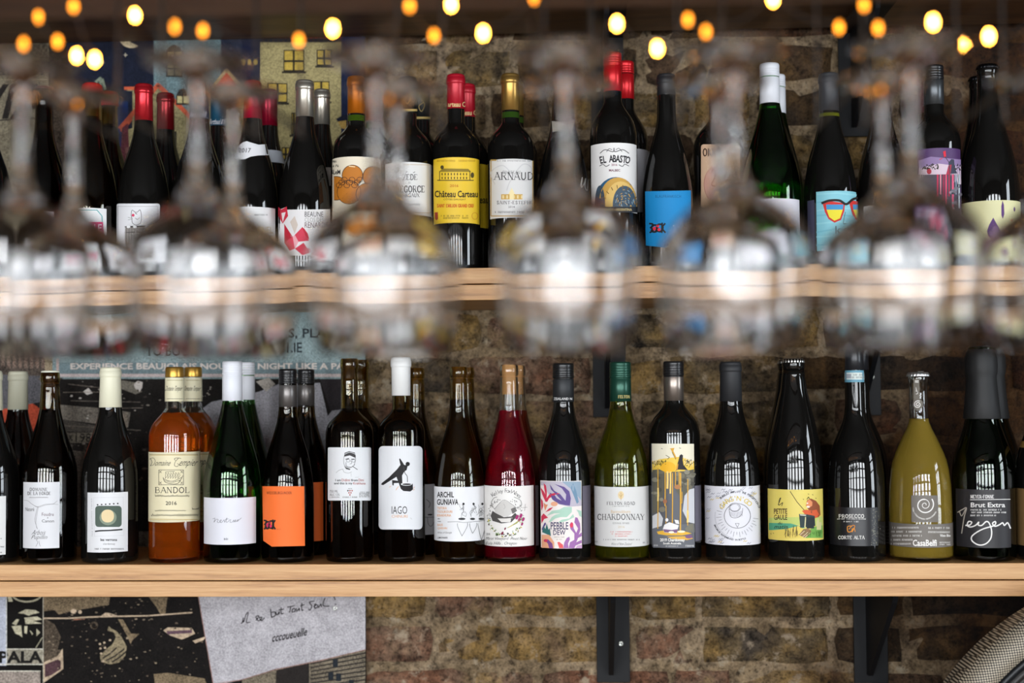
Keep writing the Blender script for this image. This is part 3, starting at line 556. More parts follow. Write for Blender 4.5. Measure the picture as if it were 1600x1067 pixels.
class Bottle:
    def __init__(s, label, cx, hw, top, sh='L', shape='burg', neck=15.0, ntop=None, glass=None, wine=None, level=None, Y=0.0, lip=False, cat='wine bottle', row='front', yb=None):
        s.zb = ZL if sh == 'L' else ZU; s.Y = Y; yb = yb or (878 if sh == 'L' else 415); s.cx = cx
        c = hit(cx, yb-70, Y); s.X = c.x; s.e = empty('wine_bottle', (s.X, Y, s.zb))
        s.k = depth(Vector((s.X, Y, c.z)))/FPX; s.R = hw*s.k; s.H = hit(cx-2, top, Y).z-s.zb
        tag(s.e, label, cat, GROUPS[sh]+(' at the back' if Y > .06 else ''))
        rn = neck*s.k; rt = (ntop or neck)*s.k; tab = SHAPES[shape] if isinstance(shape, str) else shape; H, R = s.H, s.R
        pr = [(R*.86, 0), (R*.95, .0012), (R*.99, .004), (R, .009)]
        for z, g in tab: pr.append((rn+(R-rn)*g, z*H))
        z9 = H*tab[-1][0]
        pr += [(rn+(rt-rn)*.5, z9+(H-z9)*.5), (rt, H-.0165)]
        if lip: pr += [(rt+.0011, H-.0155), (rt+.0014, H-.009), (rt+.0008, H-.002), (rt-.0006, H)]
        else: pr += [(rt, H-.002), (rt-.0006, H)]
        s.pr = pr
        if glass is None:
            v, f = lathe([(0, .012)]+[(R*.55, .006)]+pr+[(rt-.004, H), (rt-.004, H-.004), (0, H-.004)]); s.g = obj('bottle_body', v, f, GL_BLACK, s.e, True)
        else:
            th = .0028; inn = [(max(r-th, .004), z) for r, z in pr if z > .006]; inn[-1] = (inn[-1][0], H)
            zi = .022; prof = [(0, zi), (R*.3, zi*.85), (R*.6, .008)]+pr+list(reversed(inn))+[(R-th-.003, .0065), (R*.6, .012), (R*.3, zi+.003), (0, zi+.0045)]
            v, f = lathe(prof); s.g = obj('bottle_body', v, f, glass, s.e, True)
            if wine:
                zl = hit(cx, level, Y).z-s.zb; e = .0004; wp = [(0, zi+.0042), (R*.3, zi+.0027), (R*.6, .0117), (R-th-.0028, .0063)]
                for r, z in inn:
                    if z < zl: wp.append((r+e, z))
                wp += [(s.rad(zl)-th+e, zl), (0, zl)]
                v, f = lathe(wp); obj('wine', v, f, wine, s.e, True)
    def rad(s, z):
        p = s.pr
        for (r0, z0), (r1, z1) in zip(p, p[1:]):
            if z0 <= z <= z1: return r0+(r1-r0)*(z-z0)/((z1-z0) or 1)
        return p[-1][0]
    def zpx(s, py, px=None): return hit(px or s.cx, py, s.Y-.0).z-s.zb
    def cyl(s, px, py, off, fixed=None):
        """where the line of sight through a measured point meets the bottle wall: (angle, height)"""
        d = FW+RT*((px-800)/FPX)+UP*((533.5-py)/FPX); ox, oy = CAM.x-s.X, CAM.y-s.Y; r = fixed or s.R; z = 0; a = 0
        for _ in range(1 if fixed else 4):
            A_ = d.x*d.x+d.y*d.y; B_ = ox*d.x+oy*d.y; C_ = ox*ox+oy*oy-(r+off)**2; q = B_*B_-A_*C_
            t = (-B_-math.sqrt(max(q, 0)))/A_; x, y = ox+t*d.x, oy+t*d.y; a = math.atan2(x, -y); z = CAM.z+t*d.z-s.zb
            if not fixed: r = s.rad(min(max(z, .01), s.H))
        return a, z, r
    def wrap(s, off, fixed=None):
        def fn(p, ly):
            o = off+.00009*(ly+1); a, z, r = s.cyl(p[0], p[1], o, fixed); return ((r+o)*math.sin(a), -(r+o)*math.cos(a), z)
        return fn
    def label(s, y0, y1, x0=None, x1=None, col='#e9e6e6', rough=.5, name='label', metal=0.0, off=.0003, lab=None, full=False, mat=None, wide=118):
        xm = s.cx if x0 is None or x1 is None else (x0+x1)/2; xm = min(max(xm, s.cx-s.R/s.k*.9), s.cx+s.R/s.k*.9)
        face = math.atan2(CAM.x-s.X, -(CAM.y-s.Y))
        _, z1, r1 = s.cyl(xm, y0, off); _, z0, r0 = s.cyl(xm, y1, off); ym = (y0+y1)/2
        a0 = s.cyl(x0, ym, off)[0] if x0 is not None else face-math.radians(wide); a1 = s.cyl(x1, ym, off)[0] if x1 is not None else face+math.radians(wide)
        n = max(8, int((a1-a0)/.08)); prof = []; s.lr = None
        if name in ('label', 'back_label'): s.lr = max(s.rad(z0), s.rad(z1)); prof = [(s.lr+off, z0), (s.lr+off, z1)]
        else:
            for k in range(7): z = z0+(z1-z0)*k/6; prof.append((s.rad(z)+off, z))
        v, f = lathe(prof, n, a0=a0, a1=a1)
        o = obj(name, v, f, mat or pmat('label_paper', col, rough, metal, spec=.4), s.e, True)
        if lab: o['label'] = lab
        s.l = o; return o
    def shaped(s, art, name='label', off=.0003):
        s.lr = None
        if name == 'label': ys = [p[1] for t in art.t for p in t[:3]]; s.lr = max(s.rad(s.zpx(y)) for y in (min(ys), max(ys)))
        o = s._lay(art, name, s.e, off-.00009, s.lr); s.l = o; return o
    def _lay(s, art, name, par, off, fixed):
        V, F, M, cols = art.tris_out(s.wrap(off, fixed), 3.0); return obj(name, V, F, None, par, True, mats=[ink(c) if isinstance(c, str) else c for c in cols], midx=M)
    def print(s, art, par=None, off=.00035, fixed=None): return s._lay(art, 'print', par or s.l, off, fixed or (s.lr if par is None or par.name.startswith('label') else None))
    # ---- closures
    def cap(s, kind, yb, hb, ht, col, rough=.35, metal=0.0, col2=None, ysplit=None, ring=True, lab=None):
        zb = s.zpx(yb); H = s.H; k = s.k; rb, rt = hb*k, ht*k; mt = pmat('capsule', col, rough, metal, spec=.5)
        if kind == 'capsule':
            zr = H-.0145; pr = [(rb-.0008, zb), (rb, zb+.0003), (rb+(rt-rb)*.9, zr-.001), (rt+.0002, zr)]
            pr += [(rt+.0011, zr+.0008), (rt+.0013, zr+.003), (rt+.0011, H-.005), (rt+.0003, H-.0045), (rt+.0006, H-.003), (rt-.0004, H-.0003), (rt-.002, H+.0008), (0, H+.0008)] if ring else [(rt, H-.002), (rt-.0015, H+.0006), (0, H+.0006)]
        elif kind == 'screw':
            zs = s.zpx(ysplit) if ysplit else H-.025; pr = [(rb-.0006, zb), (rb, zb+.0003), (rb+(rt-rb)*.6, zs-.001)]
            z = zs; pr += [(rt-.0006, z), (rt-.0006, z+.001), (rt+.0004, z+.002), (rt+.0005, z+.0045), (rt-.0005, z+.0055)]
            z += .006
            while z < H-.0075: pr += [(rt+.0002, z+.0006), (rt+.0002, z+.0022), (rt-.0005, z+.003)]; z += .0038
            pr += [(rt, z), (rt+.0001, H-.002), (rt-.001, H+.0005), (0, H+.0006)]
        elif kind == 'wax':
            pr = [(rb-.001, zb), (rb+.0008, zb+.001), (rt, zb+.005), (rt+.0006, H-.008), (rt-.0006, H-.0025), (rt-.004, H+.0004), (0, H+.001)]
        elif kind == 'foil':
            q = rt/24; pr = [(rb-.0006, zb), (rb, zb+.001), (25.3*q, s.zpx(620)), (23.2*q, s.zpx(596)), (22.8*q, s.zpx(588)), (24.6*q, s.zpx(582)), (25*q, s.zpx(572)), (24.3*q, s.zpx(558)), (21.5*q, s.zpx(549)), (15*q, H+.0012), (0, H+.002)]
        rm = None
        if kind == 'foil': rm = lambda a, z: 1+.012*math.sin(7*a+z*300)+.009*math.sin(13*a-z*510)
        if kind == 'wax': rm = lambda a, z: 1+.012*math.sin(3*a+1)
        v, f = lathe(pr, 48, rm)
        if kind == 'screw' and col2:
            zs = (s.zpx(ysplit) if ysplit else H-.025)-.0005
            mi = [1 if min(v[i][2] for i in q) >= zs-.0006 else 0 for q in f]; o = obj('screw_cap', v, f, None, s.e, True, mats=[mt, pmat('capsule', col2, .28, 0)], midx=mi)
        else: o = obj({'capsule': 'capsule', 'screw': 'screw_cap', 'wax': 'wax_seal', 'foil': 'foil'}[kind], v, f, mt, s.e, True)
        if lab: o['label'] = lab
        s.c = o; return o
    def crown(s, ht, col, lab=None):
        r = ht*s.k; H = s.H; n = 42
        prof = [(r*.98, H-.006), (r, H-.0055), (r*.96, H-.002), (r*.86, H+.0005), (0, H+.001)]
        v, f = lathe(prof, 126, lambda a, z: 1+(.035*math.cos(21*a) if z < H-.004 else (.012*math.cos(21*a) if z < H-.001 else 0)))
        o = obj('crown_cap', v, f, pmat('crown_metal', col, .3, .9), s.e, True); s.c = o
        if lab: o['label'] = lab
        return o
    def cork(s, y1, col='#b98a5c'):
        z1 = s.zpx(y1); r = s.rad(s.H-.02)-.0029; mt = pmat('cork', col, .8); v, f = lathe([(0, z1), (r, z1), (r, s.H-.001), (0, s.H-.001)], 32); obj('cork', v, f, mt, s.e)
ZS = 5.082
def z1(i): return Art((0, 210, 400, 580, 740, 920, 1090, 1290)[i-1], 680, ZS if i < 8 else 5.081)
def zu(i): return Art((0, 200, 400, 600, 800, 1000, 1160, 1380)[i-1], 70 if i == 5 else 90, 3.233)
K = '#1c1a1c'; GY = '#6f6c6e'
YB = .093                     # depth of the second row behind the first
OLIVE = glassmat('#b7a45e'); AMBER = glassmat('#a08a4a'); CLEAR = glassmat('#f4f4ee'); GREEN = glassmat('#4ea03c')
DARK_WINE = winemat('#120806', 0.0, .05); WHITE_DK = winemat('#2a1c08', .0, .05)
BD = bord(.625, .745)
# ================= lower shelf, left to right
b = Bottle('dark bottle cut off by the left edge, cream capsule and white label, lower shelf', -14, 42.5, 580, neck=15.5, ntop=14.5)
b.cap('capsule', 641, 17, 15, '#d8d5bd', .5); b.label(776, 868, -52, 9, '#dcdcda')
a = z1(1); a.small(-120, 815, 12, 825, GY); a.small(-100, 880, 32, 890, GY); a.small(-140, 925, 15, 934, GY); b.print(a)
b = Bottle('reddish-brown bottle in the back row with a cream capsule, second from the left edge', 27, 40, 581, neck=15, ntop=14, Y=YB, glass=glassmat('#7a3524'), wine=winemat('#3a0f0a', .35, .0), level=640)
b.cap('capsule', 640, 15.5, 14.3, '#c3c1ab', .5); b.label(774, 858, None, 36, '#77807f')
b = Bottle('dark bottle with an open corked neck and white vine-drawing label, lower shelf', 77.5, 41.5, 581, neck=15.5, ntop=13.5, glass=AMBER, wine=DARK_WINE, level=640, lip=True, shape=[(.46, 1), (.5, .96), (.54, .85), (.59, .68), (.64, .5), (.69, .33), (.735, .18), (.775, .07), (.81, 0)])
b.cork(625, '#6b4a2c'); v, f = lathe([(.0138, b.H-.001), (.0142, b.H+.0005), (.012, b.H+.0018), (0, b.H+.002)], 24); obj('wax_seal', v, f, pmat('wax', '#dcdccb', .5), b.e, True)
b.label(753.5, 857, 36.2, 93, '#d3d3d6')
a = z1(1); a.serif('DOMAINE', 236, 418, 376, 441, K); a.serif('DE LA BORDE', 218, 449, 402, 473, K); a.scrib(232, 486, 383, 500, GY, 2.2, 30)
a.curve([(190, 515), (225, 522), (255, 548), (300, 566), (360, 548), (420, 545), (455, 520)], 2.2, GY); a.curve([(250, 543), (300, 572), (355, 556), (420, 547), (462, 550)], 1.8, GY); a.curve([(300, 566), (285, 620), (278, 680), (298, 745)], 2.2, GY); a.curve([(305, 568), (294, 625), (285, 690), (292, 740)], 1.8, GY)
a.text('Naturé', 202, 572, 272, 602, K, -.012); a.text('Foudre', 332, 614, 427, 641, '#5a3a44', -.012); a.text('&', 374, 650, 384, 660, K); a.text('Canon', 332, 668, 429, 692, K, -.012)
a.text('Arbois', 258, 752, 362, 790, K, -.02, .45); a.text('Pupillin', 252, 792, 374, 834, K, -.02, .45); a.curve([(290, 835), (300, 850), (284, 884)], 2.2, K); a.curve([(310, 838), (312, 860), (320, 882)], 2.2, K); b.print(a)
b = Bottle('dark bottle with a cream capsule and a green square painting on its label, lower shelf', 172, 43.5, 575, neck=17, ntop=15)
b.cap('capsule', 636.5, 17.4, 15.6, '#dedbc2', .5); b.label(769.5, 863, 136.5, 199.8, '#d6d6d8')
a = z1(1)
a.line([(742, 497), (978, 492), (985, 795), (750, 802), (742, 497)], 1.6, '#b9b9bb'); a.text('les parcelles rares', 580, 645, 880, 657, '#b0b0b2', 0, 0, -91)
a.rrect(756, 560, 966, 728, 26, '#4b5a50'); a.up()
for k in range(6): a.ell(775+k*32, 552-k*2, 7, 6, K, 8)
a.ell(858, 652, 68, 62, '#7e8a78'); a.up(); a.rrect(805, 590, 905, 692, 44, '#dcc79b'); a.layer = 0; a.curve([(757, 763), (800, 758), (880, 755), (970, 748)], 11, '#151515')
a.text('les verrons', 798, 818, 930, 840, K, .012); a.text('chardonnay', 818, 854, 914, 874, GY, -.01); a.small(752, 896, 985, 908, GY); b.print(a)
for (cx, hw, Y, kx) in ((272.5, 39.2, 0, 271.5), (301.5, 36.5, YB, 300.5)):
    front = Y == 0
    b = Bottle('clear bottle of orange rosé with a cream label of a ship, front row' if front else 'clear bottle of orange rosé in the back row, half hidden behind its twin', cx, hw, 574, neck=14.4 if front else 13.8, ntop=14 if front else 13.2, Y=Y, glass=CLEAR, wine=winemat('#fa7418', .72, .0), level=645, shape=bord(.635, .79))
    s_ = 1 if front else .95; b.cap('capsule', 589, 14.6*s_, 14.4*s_, '#b3893c', .3, .75, ring=False); b.label(590, 627, None, None, '#d9d2b2', name='neck_band', off=.0006)
    a = Art(); x = cx-1
    a.line([(x-16, 594), (x+16, 594)], .7, '#8a7a3a').line([(x-16, 623), (x+16, 623)], .7, '#3a3526'); a.text('Domaine Tempier', x-13, 603, x+13, 613, '#2d2923', -.01, .4); b.print(a, off=.00068)
    b.label(706.5, 816, None, None, '#ddd3b0')
    a = z1(2) if front else Art(238.5, 680.5, 5.35)
    a.line([(20, 157), (610, 157)], 5, '#b39a55').line([(20, 665), (610, 670)], 5, '#b39a55').line([(20, 150), (610, 150)], 1.6, K).line([(20, 677), (610, 682)], 1.6, K)
    a.curve([(128, 184), (140, 215), (128, 240)], 3.5, K); a.curve([(118, 190), (150, 180), (165, 205), (150, 235), (125, 242)], 3, K); a.text('omaine', 168, 200, 288, 242, K, -.012, .5)
    a.curve([(325, 200), (318, 185), (345, 180), (370, 185)], 3.4, K); a.curve([(350, 182), (325, 210), (318, 240), (340, 248), (352, 232), (340, 225)], 3.4, K); a.text('empier', 358, 192, 498, 260, K, -.012, .5)
    a.line([(193, 275), (390, 275), (390, 393), (193, 393), (193, 275)], 3.5, K)
    for (x, y) in ((206, 290), (376, 290), (206, 378), (376, 378)):
        a.line([(x-9, y-9), (x+9, y+9)], 3, K).line([(x-9, y+9), (x+9, y-9)], 3, K)
    a.curve([(228, 335), (245, 372), (300, 386), (350, 378), (385, 320)], 4, K); a.curve([(228, 345), (300, 365), (375, 335)], 3, K); a.curve([(240, 360), (300, 375), (365, 355)], 2.5, K)
    for k in range(6): a.line([(245+k*20, 345), (248+k*20, 290+6*(k % 3))], 2.6, K); a.curve([(248+k*20, 295), (262+k*20, 318), (246+k*20, 340)], 2.2, K)
    for k in range(8): a.ell(250+k*15, 366-abs(k-4), 3, 2.5, K, 6)
    a.line([(250, 290), (320, 286)], 3, K)
    a.serif('BANDOL', 164, 413, 437, 457, K, .13); a.scrib(163, 470, 436, 490, K, 2.4, 46); a.text('2016', 248, 524, 336, 554, K); a.scrib(163, 590, 408, 604, K, 2.2, 40); a.scrib(458, 574, 512, 592, K, 2.4, 12); a.scrib(132, 622, 508, 645, K, 2.4, 60); b.print(a)
for (cx, hw, top, Y) in ((363, 44.5, 565, 0), (384, 41, 566.5, YB)):
    front = Y == 0
    b = Bottle('bright green bottle with a white screw cap and plain handwritten label, front of lower shelf' if front else 'bright green bottle with a white screw cap, back row of lower shelf', cx, hw, top, neck=15.2 if front else 14.2, ntop=14.6 if front else 13.6, shape='green', Y=Y, glass=GREEN, wine=winemat('#a8cc50', 1.0, .0), level=632)
    b.cap('screw', 626 if front else 624.5, 15.6 if front else 14.4, 15.4 if front else 14, '#dfe1e8', .45, ysplit=587)
    if front:
        b.label(778, 851, 318.6, 400, '#d8d8e0'); a = z1(2); a.curve([(622, 665), (640, 660), (632, 690), (650, 668), (665, 670), (658, 690), (680, 690), (690, 672), (676, 680), (690, 694), (712, 672), (716, 692)], 2.6, '#4a4a50'); a.curve([(716, 692), (735, 655), (728, 690), (745, 685), (755, 672), (765, 672), (758, 690), (775, 690), (790, 672), (788, 690), (805, 670), (800, 688), (825, 668), (815, 686), (850, 655)], 2.4, '#4a4a50'); a.line([(720, 668), (750, 664)], 2, '#4a4a50'); a.text('Běl', 711, 815, 743, 832, '#4a4a50'); b.print(a)
    else: b.label(760, 846, None, None, '#a8a832', rough=.5)
def bok(a, x0, y0, w, h, red):
    X = lambda u: x0+u*w; Y_ = lambda v: y0+v*h
    for pts in ([(0, .05), (.2, .12), (.12, .45), (.22, .75), (.02, .95)], [(.05, .5), (.3, .2), (.5, .35), (.45, .8), (.25, .9), (.1, .7)], [(.4, .8), (.5, .2), (.75, .15), (.85, .5), (.7, .85), (.5, .8)], [(.8, .0), (.78, .95)], [(.98, .05), (.8, .5), (1, .95)]):
        a.curve([(X(u), Y_(v)) for u, v in pts], h*.17, K)
    a.up(); a.ell(X(.3), Y_(.55), w*.1, h*.2, red); a.ell(X(.52), Y_(.3), w*.1, h*.13, red); a.ell(X(.6), Y_(.65), w*.1, h*.16, red); a.layer -= 1
for (cx, hw, top, Y) in ((450, 40.3, 577, 0), (478.5, 37.5, 577.5, YB)):
    front = Y == 0
    b = Bottle('dark bottle with a black and grey screw cap and orange label, front of lower shelf' if front else 'dark bottle with a black and grey screw cap, a sliver of orange label, back row', cx, hw, top, neck=14.2 if front else 13.4, ntop=13.4 if front else 12.6, Y=Y, shape='burg2', glass=glassmat('#7d6838'), wine=DARK_WINE, level=652)
    b.cap('screw', 636, 14.2 if front else 13.4, 14 if front else 13.2, '#6c6866', .35, .7, col2='#141416', ysplit=601)
    if front:
        a = z1(3); a.poly([(50, 405), (383, 405), (389, 878), (125, 884), (57, 836)], '#f0702f'); b.shaped(a); a = z1(3); a.text('WEISSBURGUNDER', 84, 446, 284, 469, '#5a2410', .0, 0, 0, 1.1); bok(a, 64, 672, 88, 76, '#d8285f'); a.text('no 2', 163, 740, 195, 750, '#a34a20'); b.print(a)
    else: b.label(754, 846, 430, 505, '#e8692c'); b.label(754, 846, 513.5, None, '#e8692c', name='label')
for (cx, hw, top, Y) in ((546.5, 37.2, 560, 0), (564, 34.5, 562, YB)):
    front = Y == 0
    b = Bottle('dark straight bottle with a bare neck and portrait sketch label, front of lower shelf' if front else 'dark straight bottle with a bare neck, back row behind the portrait label', cx, hw, top, neck=13.6 if front else 12.8, ntop=13 if front else 12.2, Y=Y, shape=BD, glass=OLIVE, wine=DARK_WINE, level=638, lip=True)
    b.cork(600, '#5b4024')
    if front:
        a = z1(3); a.rrect(570, 96, 914, 518, 12, '#d9dadc'); b.shaped(a); a = z1(3)
        a.poly([(700, 170), (703, 140), (740, 126), (785, 138), (792, 165), (790, 180), (745, 160)], '#3a383a'); a.up(); a.curve([(705, 150), (745, 135), (788, 150)], 4, '#c9c9cc'); a.layer = 0
        a.curve([(700, 165), (696, 205), (705, 240), (740, 258), (772, 245), (790, 200), (790, 175)], 3, '#555'); a.line([(712, 190), (738, 185)], 6, K).line([(755, 190), (785, 188)], 5, K); a.ring(732, 202, 14, 11, 2.5, '#444'); a.ring(774, 203, 13, 11, 2.5, '#444'); a.curve([(752, 200), (760, 222), (745, 228)], 3, '#555'); a.curve([(715, 215), (720, 245), (760, 252), (785, 232)], 5, '#8a8a8c'); a.poly([(697, 240), (715, 255), (750, 268), (745, 275), (715, 268)], '#333'); a.line([(765, 245), (805, 272)], 5, '#444')
        a.curve([(637, 298), (655, 280), (690, 268)], 2.4, '#777'); a.curve([(690, 268), (700, 292), (735, 300), (760, 290)], 2.4, '#777'); a.curve([(755, 300), (757, 330)], 1.8, '#999'); a.line([(785, 335), (815, 333)], 1.8, '#999')
        R_ = '#a14b45'; a.text('I am', 630, 347, 674, 366, K, .01); a.text('Didimi', 680, 345, 748, 366, R_); a.text('from', 756, 347, 808, 366, K, .01); a.text('Dimi', 814, 345, 856, 366, R_); a.text('and this is my', 620, 372, 766, 395, K, .01); a.text('Krakhuna', 772, 372, 870, 391, R_)
        a.text('750 ML', 585, 435, 652, 455, '#555', -.01); a.text('ALC 12%', 585, 462, 664, 481, '#555', -.01); a.small(585, 487, 662, 496, '#777'); a.small(733, 420, 762, 427, '#777')
        for (x, y, c_) in ((730, 440, K), (746, 440, R_), (763, 440, R_), (738, 457, R_), (754, 457, R_), (746, 473, R_)): a.ell(x, y, 6, 6, c_, 10)
        a.small(688, 486, 805, 496, '#777')
        for k in range(5): a.small(820+8*(k == 0), 447+k*9.5, 900, 454+k*9.5, '#777', k)
        b.print(a)
b = Bottle('dark straight bottle with a white capsule and a man stooping over a pot', 627.5, 36.6, 559, neck=13.8, ntop=13.6, shape=BD, glass=OLIVE, wine=DARK_WINE, level=640)
b.cap('capsule', 618, 14.6, 15, '#e2e2e0', .5); a = z1(4); a.rrect(59, 86, 408, 748, 34, '#dcdde0'); b.shaped(a); a = z1(4)
a.poly([(78, 392), (85, 378), (140, 335), (205, 270), (232, 235), (222, 190), (228, 182), (250, 215), (262, 235), (290, 240), (282, 275), (262, 290), (245, 320), (248, 385), (225, 395), (200, 330), (160, 355), (95, 396)], '#191719'); a.ell(290, 228, 17, 17, '#191719'); a.poly([(165, 355), (235, 365), (235, 378), (180, 380), (178, 400), (168, 395)], '#191719'); a.curve([(258, 250), (268, 300), (285, 325), (288, 372)], 5, '#333'); a.poly([(222, 390), (330, 385), (332, 430), (310, 447), (255, 442), (235, 425)], '#191719'); a.up(); a.ell(280, 388, 44, 12, '#dcdde0'); a.up(); a.ell(282, 389, 36, 7, '#2b292b'); a.layer = 0
for (x, y) in ((150, 408), (205, 420), (213, 410), (340, 415), (338, 432), (200, 430)): a.line([(x-4, y+5), (x+5, y-5)], 3.5, '#d99a5c')
a.text('IAGO', 162, 563, 286, 624, K, -.012); a.text('CHINURI', 163, 632, 288, 655, '#d79a63', -.012); a.curve([(308, 656), (318, 660), (322, 668)], 2.5, '#aaa'); b.print(a)
def archil(cx, hw, top, Y, lab, neck, nt):
    b = Bottle(lab, cx, hw, top, neck=neck, ntop=nt, Y=Y, glass=OLIVE, wine=WHITE_DK, level=624, shape='burg2', lip=True); b.cork(612, '#8a6a3c'); return b
b = archil(651.5, 35.5, 575, YB, 'olive bare-necked bottle in the back row, beside the white capsule', 13.4, 12); b.label(757, 836, None, None, '#b9b6b8')
a = Art(); a.curve([(666, 780), (672, 786), (670, 793)], .9, '#555'); a.ell(672, 804, 4, 1.2, '#333'); a.line([(660, 808), (684, 808)], .8, '#555'); a.curve([(668, 809), (669, 818), (674, 822), (680, 812)], .8, '#555'); b.print(a)
b = archil(730, 34.5, 574, YB, 'olive bare-necked bottle in the back row, behind the qvevri-drawing label', 13, 11.6); b.label(760, 845, None, None, '#b9b6b8')
b = archil(718, 39.4, 573, 0, 'olive bare-necked bottle with a white label of buried clay jars, front of lower shelf', 14.4, 13); b.label(761, 846, None, None, '#dedee0')
a = z1(4); a.text('ARCHIL', 522, 448, 656, 494, K, .016); a.text('GUNIAVA', 522, 506, 692, 553, K, .016); O_ = '#d6924e'
for k, t in enumerate(('TSITSKA', 'TSOLIKOURI', 'KRAKHUNA')): a.text(t, 524, 568+k*29, (600, 644, 634)[k], 588+k*29, O_)
a.small(528, 658, 545, 668, K); a.small(528, 680, 552, 688, K); a.text('BALIS', 526, 702, 568, 720, O_); a.text('QVEVRI', 526, 730, 602, 748, O_); a.text('Wine of Georgia', 526, 765, 640, 784, '#444', -.012, .3); a.text('LIMONARI', 526, 806, 606, 820, K, .01)
for (x, s_) in ((725, 1), (805, .8), (875, .9)):
    r_ = random.Random(int(x))
    for k in range(9): p0 = (x+r_.uniform(-28, 28)*s_, 590+r_.uniform(-50, 30)); a.curve([p0, (p0[0]+r_.uniform(-18, 18), p0[1]+22), (p0[0]+r_.uniform(-22, 22), p0[1]+42)], 2.2, '#555')
    a.ell(x+8, 545, 9, 10, K, 10)
a.curve([(606, 688), (680, 686), (740, 692), (830, 684), (912, 676)], 3, '#555')
for (x, w_, h_) in ((725, 40, 92), (810, 28, 72), (880, 32, 120)):
    a.ell(x-5, 664, 27*w_/38, 9, '#333'); a.curve([(x-w_, 700), (x-w_+2, 725), (x-8, 700+h_), (x, 700+h_), (x+w_-4, 728), (x+w_, 695)], 3, '#444')
b.print(a)
for (cx, hw, Y) in ((809, 36.8, YB), (797, 40, 0)):
    front = Y == 0
    b = Bottle('clear bottle of deep pink wine with a corked neck and a wreath label' if front else 'clear bottle of deep pink wine in the back row, mostly hidden by its twin', cx, hw, 570 if front else 571, neck=15.6 if front else 14.8, ntop=13.6 if front else 12.8, Y=Y, glass=CLEAR, wine=winemat('#c00f30' if front else '#b03a20', .78, .0), level=641, shape='burg2', lip=True); b.cork(616, '#c8935c')
    b.label(759.5, 854, None if front else 770, 834 if front else 841, '#e3e0dc' if front else '#b5a9b2')
    if front:
        a = z1(5); a.arctext('Kelley Fox Wines', 252, 610, 172, -38, 46, 34, '#333', -.02)
        a.poly([(165, 580), (205, 540), (245, 515), (300, 545), (340, 575), (330, 600), (300, 625), (270, 648), (205, 640), (170, 610)], '#c9c6c2'); a.curve([(165, 590), (205, 540), (245, 514), (300, 545), (345, 580)], 2.5, '#555'); a.curve([(240, 545), (250, 570), (240, 585)], 2, '#777'); a.poly([(295, 585), (330, 570), (345, 600), (310, 625)], '#6b6866')
        a.up(); a.poly([(150, 600), (180, 620), (240, 650), (300, 645), (330, 615), (350, 640), (300, 690), (220, 700), (150, 680), (135, 640)], '#4a4745'); a.up(); a.poly([(190, 660), (260, 660), (310, 655), (290, 690), (220, 690)], '#d9d5d0')
        r_ = random.Random(3); a.up()
        for k in range(150):
            t = r_.uniform(15, 345); rr_ = 132+r_.uniform(-16, 14); ang = math.radians(t); x, y = 252-math.sin(ang)*rr_, 650-math.cos(ang)*rr_*1.12
            bot = 95 < t < 265; c_ = r_.choice(['#6a8a4a', '#8fa86a', '#c3b24a', '#5a4a44', '#3a3634'] if bot else ['#333', '#4a4745', '#6b6866']); a.ell(x, y, r_.uniform(3, 9 if bot else 5), r_.uniform(2, 6 if bot else 3), c_, 7, rot=r_.uniform(0, 180))
        a.up()
        for (x, y, s_) in ((345, 650, 15), (375, 640, 14), (362, 672, 12), (395, 668, 12), (385, 705, 10), (228, 778, 11), (250, 742, 8)): a.ell(x, y, s_*.8, s_*1.4, '#a02a6a' if x > 300 else '#7a2840', 9, rot=25)
        for k in range(10): a.line([(270+k*8, 735-k*4), (300+k*7, 720-k*5)], 4, r_.choice(['#c8b84a', '#8fa04a', '#4a5a34']))
        a.layer = 0; a.curve([(165, 585), (140, 540), (160, 500), (185, 490)], 3, '#4a4745'); a.curve([(345, 580), (380, 555), (370, 515), (320, 490)], 3, '#4a4745'); a.line([(405, 600), (412, 545)], 2, '#4a4745').line([(385, 575), (425, 572)], 2, '#4a4745')
        a.text('2018', 100, 776, 130, 794, '#333', -.015); a.text('Mirai Vineyard  Pinot Noir', 98, 808, 425, 838, '#333', -.02, .35); a.text('Eola Hills , Oregon', 98, 845, 342, 876, '#333', -.02, .35); b.print(a)
b = Bottle('dark bottle with a charcoal screw cap and a leafy pink and purple label', 882, 40.6, 568, neck=16, ntop=15.4, shape='burg')
b.cap('screw', 628, 16.6, 16.6, '#26282b', .5, .3, col2='#17181a', ysplit=592); a = Art(); a.text('ZEALAND N', 865, 621, 894, 625, '#c9c9c9', .02); b.print(a, b.c, .0009)
b.label(751.5, 857, 844.8, 909, '#e6ddd8'); LB = b.l; b.label(760, 852, 910.5, None, '#5f5966', name='back_label'); b.l = LB; a = z1(5)
a.poly([(533, 367), (700, 367), (770, 420), (856, 520), (858, 560), (760, 568), (660, 545), (600, 480), (560, 400), (533, 395)], '#b9b2bf'); a.poly([(700, 367), (853, 367), (856, 520), (790, 440)], '#8fa3b5'); a.up(); a.poly([(790, 380), (815, 440), (835, 530), (820, 545), (795, 480), (770, 420)], '#6f8ea6')
PU = '#5c4a86'; PI = '#c8324e'; GRN = '#a9cbb9'
a.poly([(604, 388), (640, 440), (690, 470), (730, 520), (735, 470), (700, 420), (640, 386), (720, 410), (760, 445), (772, 500), (765, 558), (735, 556), (680, 545), (625, 510), (602, 455), (640, 470), (660, 500), (700, 520), (655, 470), (615, 430)], PU)
